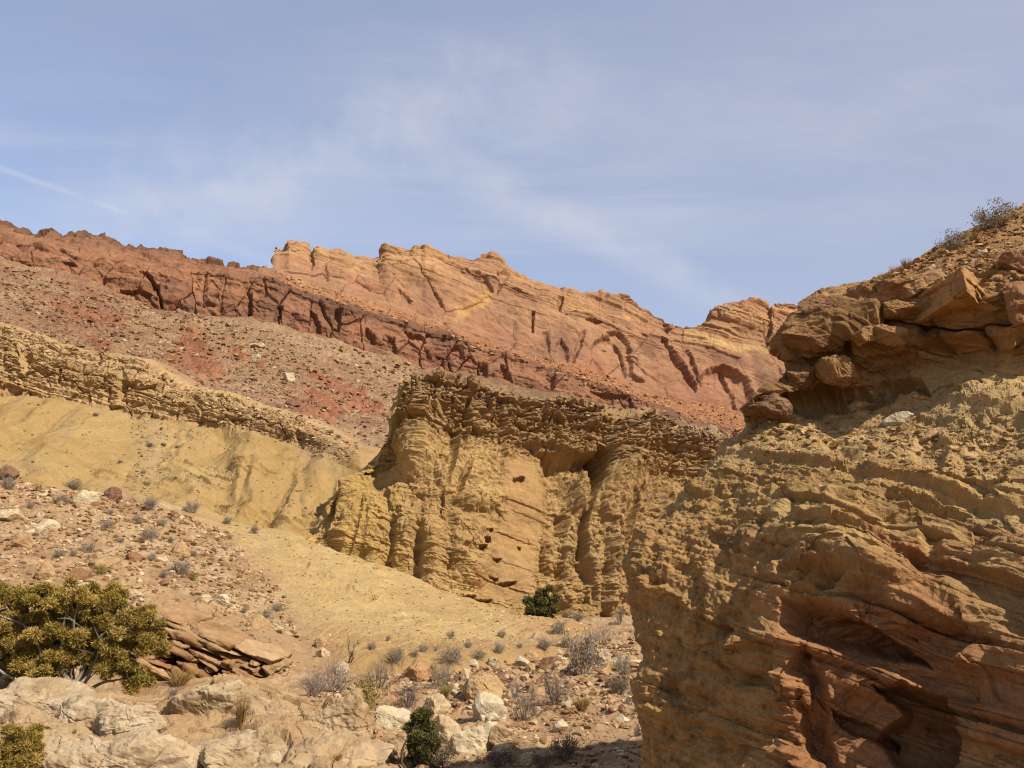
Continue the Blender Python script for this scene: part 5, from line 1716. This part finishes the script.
shrub(378, 677, 44, 32, 'bare', 'grey twiggy shrub right of the leafless tree')
shrub(364, 700, 34, 26, 'yellow', 'yellow green shrub behind the top of the near ledge')
shrub(408, 697, 38, 26, 'bare', 'pale bare shrub above the white rounded boulder')
shrub(556, 690, 46, 38, 'bare', 'large bare grey shrub with a domed head on the wash bed')
shrub(524, 704, 42, 42, 'bare', 'pale bare shrub left of the large domed one')
shrub(514, 690, 24, 20, 'bare', 'brownish twiggy shrub right of the broad tan block')
shrub(586, 661, 32, 36, 'sage', 'thick grey shrub standing by brown rocks under the butte')
shrub(603, 634, 32, 28, 'bare', 'bare shrub behind the thick grey shrub at the foot of the butte')
shrub(622, 669, 17, 15, 'sage', 'grey shrub between pale stones beside the bluff')
shrub(620, 688, 28, 16, 'dark', 'low dark shrub against the bluff edge')
shrub(582, 705, 20, 16, 'grass', 'tan grass tuft right of the large bare shrub', name='grass_tuft')
shrub(566, 752, 28, 26, 'dark', 'brown shrub at the bottom edge below the large bare shrub')
shrub(499, 760, 32, 20, 'dark', 'dark shrub in front of the bottom edge boulder')
shrub(543, 762, 22, 14, 'dark', 'dark low shrub in the shadow at the bottom edge')
shrub(438, 757, 30, 24, 'dark', 'dark shrub right of the foot of the small dark juniper')
shrub(368, 757, 11, 14, 'bare', 'tiny bare shrub on the reddish tan slab')
shrub(331, 676, 48, 40, 'bare', 'wide tangle of bare grey twigs left of the leafless tree')
shrub(312, 684, 40, 30, 'bare', 'bare grey shrub where the bedded outcrop ends')
shrub(566, 615, 14, 7, 'sage', 'low grey shrub right at the juniper foot under the butte')
shrub(578, 618, 14, 8, 'sage', 'second low grey shrub to the right of the juniper under the butte')
shrub(620, 616, 17, 22, 'bare', 'bare shrub against the butte wall next to the bluff edge')
shrub(178, 678, 32, 20, 'grass', 'dry tan tuft in front of the bedded outcrop', name='grass_tuft')
shrub(172, 691, 22, 14, 'bare', 'small bare shrub at the right foot of the large juniper')
shrub(240, 716, 16, 28, 'grass', 'upright dead stems growing from a crack of the near ledge', name='grass_tuft')
shrub(337, 757, 14, 9, 'grass', 'short yellow tuft on the reddish tan slab', name='grass_tuft')
shrub(957, 240, 32, 24, 'sage', 'grey shrub on the crest of the bluff, lower of the pair')
shrub(998, 218, 44, 24, 'sage', 'wide grey shrub at the top of the bluff crest')
shrub(975, 235, 16, 12, 'grass', 'dry grass tuft between the two crest shrubs', name='grass_tuft')
for x, y_, w_, h_ in ((886, 277, 18, 12), (897, 270, 16, 12), (908, 265, 12, 14)):
    shrub(x, y_, w_, h_, 'grass', 'dry straw grass tuft on the crest above the rounded block', 'dry grass tufts on the bluff crest', 'grass_tuft')


def tree_parts(name, label, cat, loc, limbs, crown, mat_t, group=None):
    t = link(name, None, label, cat, None, group)
    t.location = loc
    V, Fc, col = limbs
    link('trunk', mesh_from('trunk', V, Fc, M_twig, col, True), parent=t)
    if crown:
        V, Fc, col = crown
        link('crown', mesh_from('crown', V, Fc, M_leaf, col, False), parent=t)
    return t


def foliage(r, cl, per, ln, wd, pal):
    """cl: clumps (centre, radius). Sprays of scale leaves that point out and up from each clump."""
    C_, Rd = np.array([c for c, _ in cl]), np.array([q for _, q in cl])
    n = len(cl) * per
    i = np.repeat(np.arange(len(cl)), per)
    u = r.randn(n, 3)
    u /= np.linalg.norm(u, axis=1, keepdims=True)
    rad = r.rand(n, 1) ** .45
    c = C_[i] + u * rad * Rd[i][:, None] * np.array([1, 1, .72])
    d = u * .6 + r.randn(n, 3) * .75 + np.array([0, 0, .35])
    d /= np.linalg.norm(d, axis=1, keepdims=True)
    s_ = np.cross(d, r.randn(n, 3))
    s_ /= np.linalg.norm(s_, axis=1, keepdims=True) + 1e-9
    l_ = ln * r.uniform(.6, 1.4, (n, 1))
    V = np.stack([c - s_ * wd * .35, c + s_ * wd * .35, c + d * l_ + s_ * wd * .3, c + d * l_ - s_ * wd * .3], 1).reshape(-1, 3)
    pal = np.array([L(*k) for k in pal])
    tint = r.uniform(0, 1, len(cl))[i]
    k = np.clip((tint * (len(pal) - 1)).astype(int) + r.randint(0, 2, n), 0, len(pal) - 1)
    w_ = pal[k] * r.uniform(.8, 1.2, (n, 1))
    return V, np.arange(n * 4).reshape(n, 4), np.repeat(w_, 4, 0)


def limbset(r, root, targets, rad, col=(150, 132, 116), bend=.25, twigs=2, foot=0.0):
    out = []
    for tg in targets:
        tg = np.array(tg)
        rt = root + r.randn(3) * foot * np.array([1, .6, .1]) + np.array([tg[0] * .15, 0, 0])
        mid = rt * .5 + tg * .5 + r.randn(3) * bend * np.linalg.norm(tg - root) * .4 - np.array([0, 0, .08])
        s_ = np.linspace(0, 1, 9)[:, None]
        pts = (1 - s_) ** 2 * rt + 2 * s_ * (1 - s_) * mid + s_ ** 2 * tg + r.randn(9, 3) * .035 * s_
        out.append((pts, rad * r.uniform(.5, 1) * np.linspace(1, .22, 9)))
        for q in range(twigs):
            k = r.randint(4, 9)
            e = pts[k] + r.randn(3) * .3 * np.linalg.norm(tg - root) * .5
            out.append((np.array([pts[k], (pts[k] + e) / 2 + r.randn(3) * .03, e]), rad * np.array([.22, .14, .05])))
    V, Fc = tubes(out, 5)
    c = np.tile(L(*col)[None], (len(V), 1)) * r.uniform(.8, 1.2, (len(V), 1))
    return V, Fc, c


def juniper(label, lobes, Y, basepx, nclump, crad, per, ln, wd, pal, trad, bark, seed, thick=.8, group=None, open_low=.0):
    """lobes: (px, py, rx, ry) outlines of the foliage masses in the photograph; each becomes a rounded mass with its own depth."""
    r = np.random.RandomState(seed)
    k = mpp(Y)
    base = np.array(at(basepx[0], basepx[1], Y))
    cl = []
    tot = sum(l[2] * l[3] for l in lobes)
    for (x, y_, rx, ry) in lobes:
        c = np.array(at(x, y_, Y + r.uniform(-.25, .25) * rx * k)) - base
        for q in range(max(4, int(nclump * rx * ry / tot))):
            u = r.randn(3)
            u /= np.linalg.norm(u)
            if u[2] < -.2 and r.rand() < open_low:
                u[2] *= -1
            p = c + u * np.array([rx * k, rx * k * thick, ry * k]) * (r.uniform(.3, 1.05))
            cl.append((p, crad * k * r.uniform(.7, 1.3)))
    crown = foliage(r, cl, per, ln * k, wd * k, pal)
    tg = [cl[i][0] for i in r.choice(len(cl), min(len(cl), 30), replace=False)]
    limbs = limbset(r, np.array([0, 0, -.15]), tg, trad * k, bark, .4, 5, 9 * k)
    return tree_parts('juniper', label, 'juniper', base, limbs, crown, None, group)


OLIVE = [(164, 138, 62), (182, 152, 68), (200, 166, 80), (214, 176, 90), (172, 146, 66)]
DKGR = [(108, 102, 56), (120, 112, 60), (134, 122, 66)]
juniper('large spreading olive juniper with bare grey branches at the left edge', [(-14, 625, 34, 42), (22, 604, 34, 20), (62, 606, 46, 22), (98, 612, 28, 26), (30, 648, 40, 20), (-5, 668, 26, 18), (92, 640, 34, 24), (64, 632, 46, 24), (142, 648, 24, 34), (136, 682, 20, 14), (118, 628, 22, 26), (108, 668, 16, 16), (20, 664, 34, 16), (66, 660, 30, 14), (-20, 648, 30, 24), (44, 672, 26, 12), (36, 650, 44, 22), (84, 662, 34, 18), (116, 656, 24, 22), (60, 640, 50, 26)],
        19.6, (62, 684), 520, 6.0, 620, 3.0, .9, OLIVE, 2.4, (186, 168, 150), 5, .75, None, .85)
juniper('small dark green juniper rising from behind the near ledge beside pale boulders', [(422, 750, 17, 13), (421, 735, 14, 13), (420, 720, 9, 12), (430, 742, 11, 10)], 14.4, (424, 766), 80, 4.2, 420, 2.8, 1.0, DKGR + [(104, 96, 46)], 2.0, (110, 92, 74), 6)
juniper('round dark juniper standing at the foot of the butte', [(534, 608, 11, 12), (546, 601, 11, 13), (549, 612, 10, 9), (538, 600, 8, 9)], 48.6, (541, 622), 44, 4, 420, 2.0, 1.0, DKGR, 1.2, (100, 84, 66), 7)
juniper('small olive juniper in the bottom left corner in front of the pale slabs', [(8, 752, 20, 20), (26, 742, 16, 14), (30, 757, 14, 12), (4, 766, 26, 12)], 13.6, (16, 790), 80, 5.5, 560, 3.2, 1.0, OLIVE, 1.6, (150, 132, 112), 8)


def dead_tree():
    r = np.random.RandomState(3)
    Y = 26.5
    k = mpp(Y)
    base = np.array(at(342, 692, Y))
    out, tips = [], []
    for tx, ty in ((349, 664), (352, 672)):
        pass
    stem = [np.array(at(x, y_, Y + dy_)) - base for x, y_, dy_ in ((342, 694, 0), (346, 684, .1), (349, 674, .1), (348, 666, 0), (350, 658, -.1))]
    out.append((np.array(stem), np.array([1.5, 1.3, 1.1, .9, .6]) * k))
    for i in (1, 2, 2, 3, 3, 4, 4, 4):
        d = np.array([r.uniform(-1, 1), r.uniform(-1, 1), r.uniform(.3, 1)])
        grow(r, stem[i], d, r.uniform(8, 14) * k, .6 * k, 2, out, tips, .6, .1, (2, 3), 4, .65, .35)
    V, Fc = tubes(out, 4)
    col = np.tile(L(104, 88, 76)[None], (len(V), 1)) * r.uniform(.8, 1.2, (len(V), 1))
    t = link('dead_tree', None, 'leafless crooked grey tree among bare shrubs behind the near ledge', 'tree')
    t.location = base
    link('trunk', mesh_from('trunk', V, Fc, M_twig, col, True), parent=t)


dead_tree()
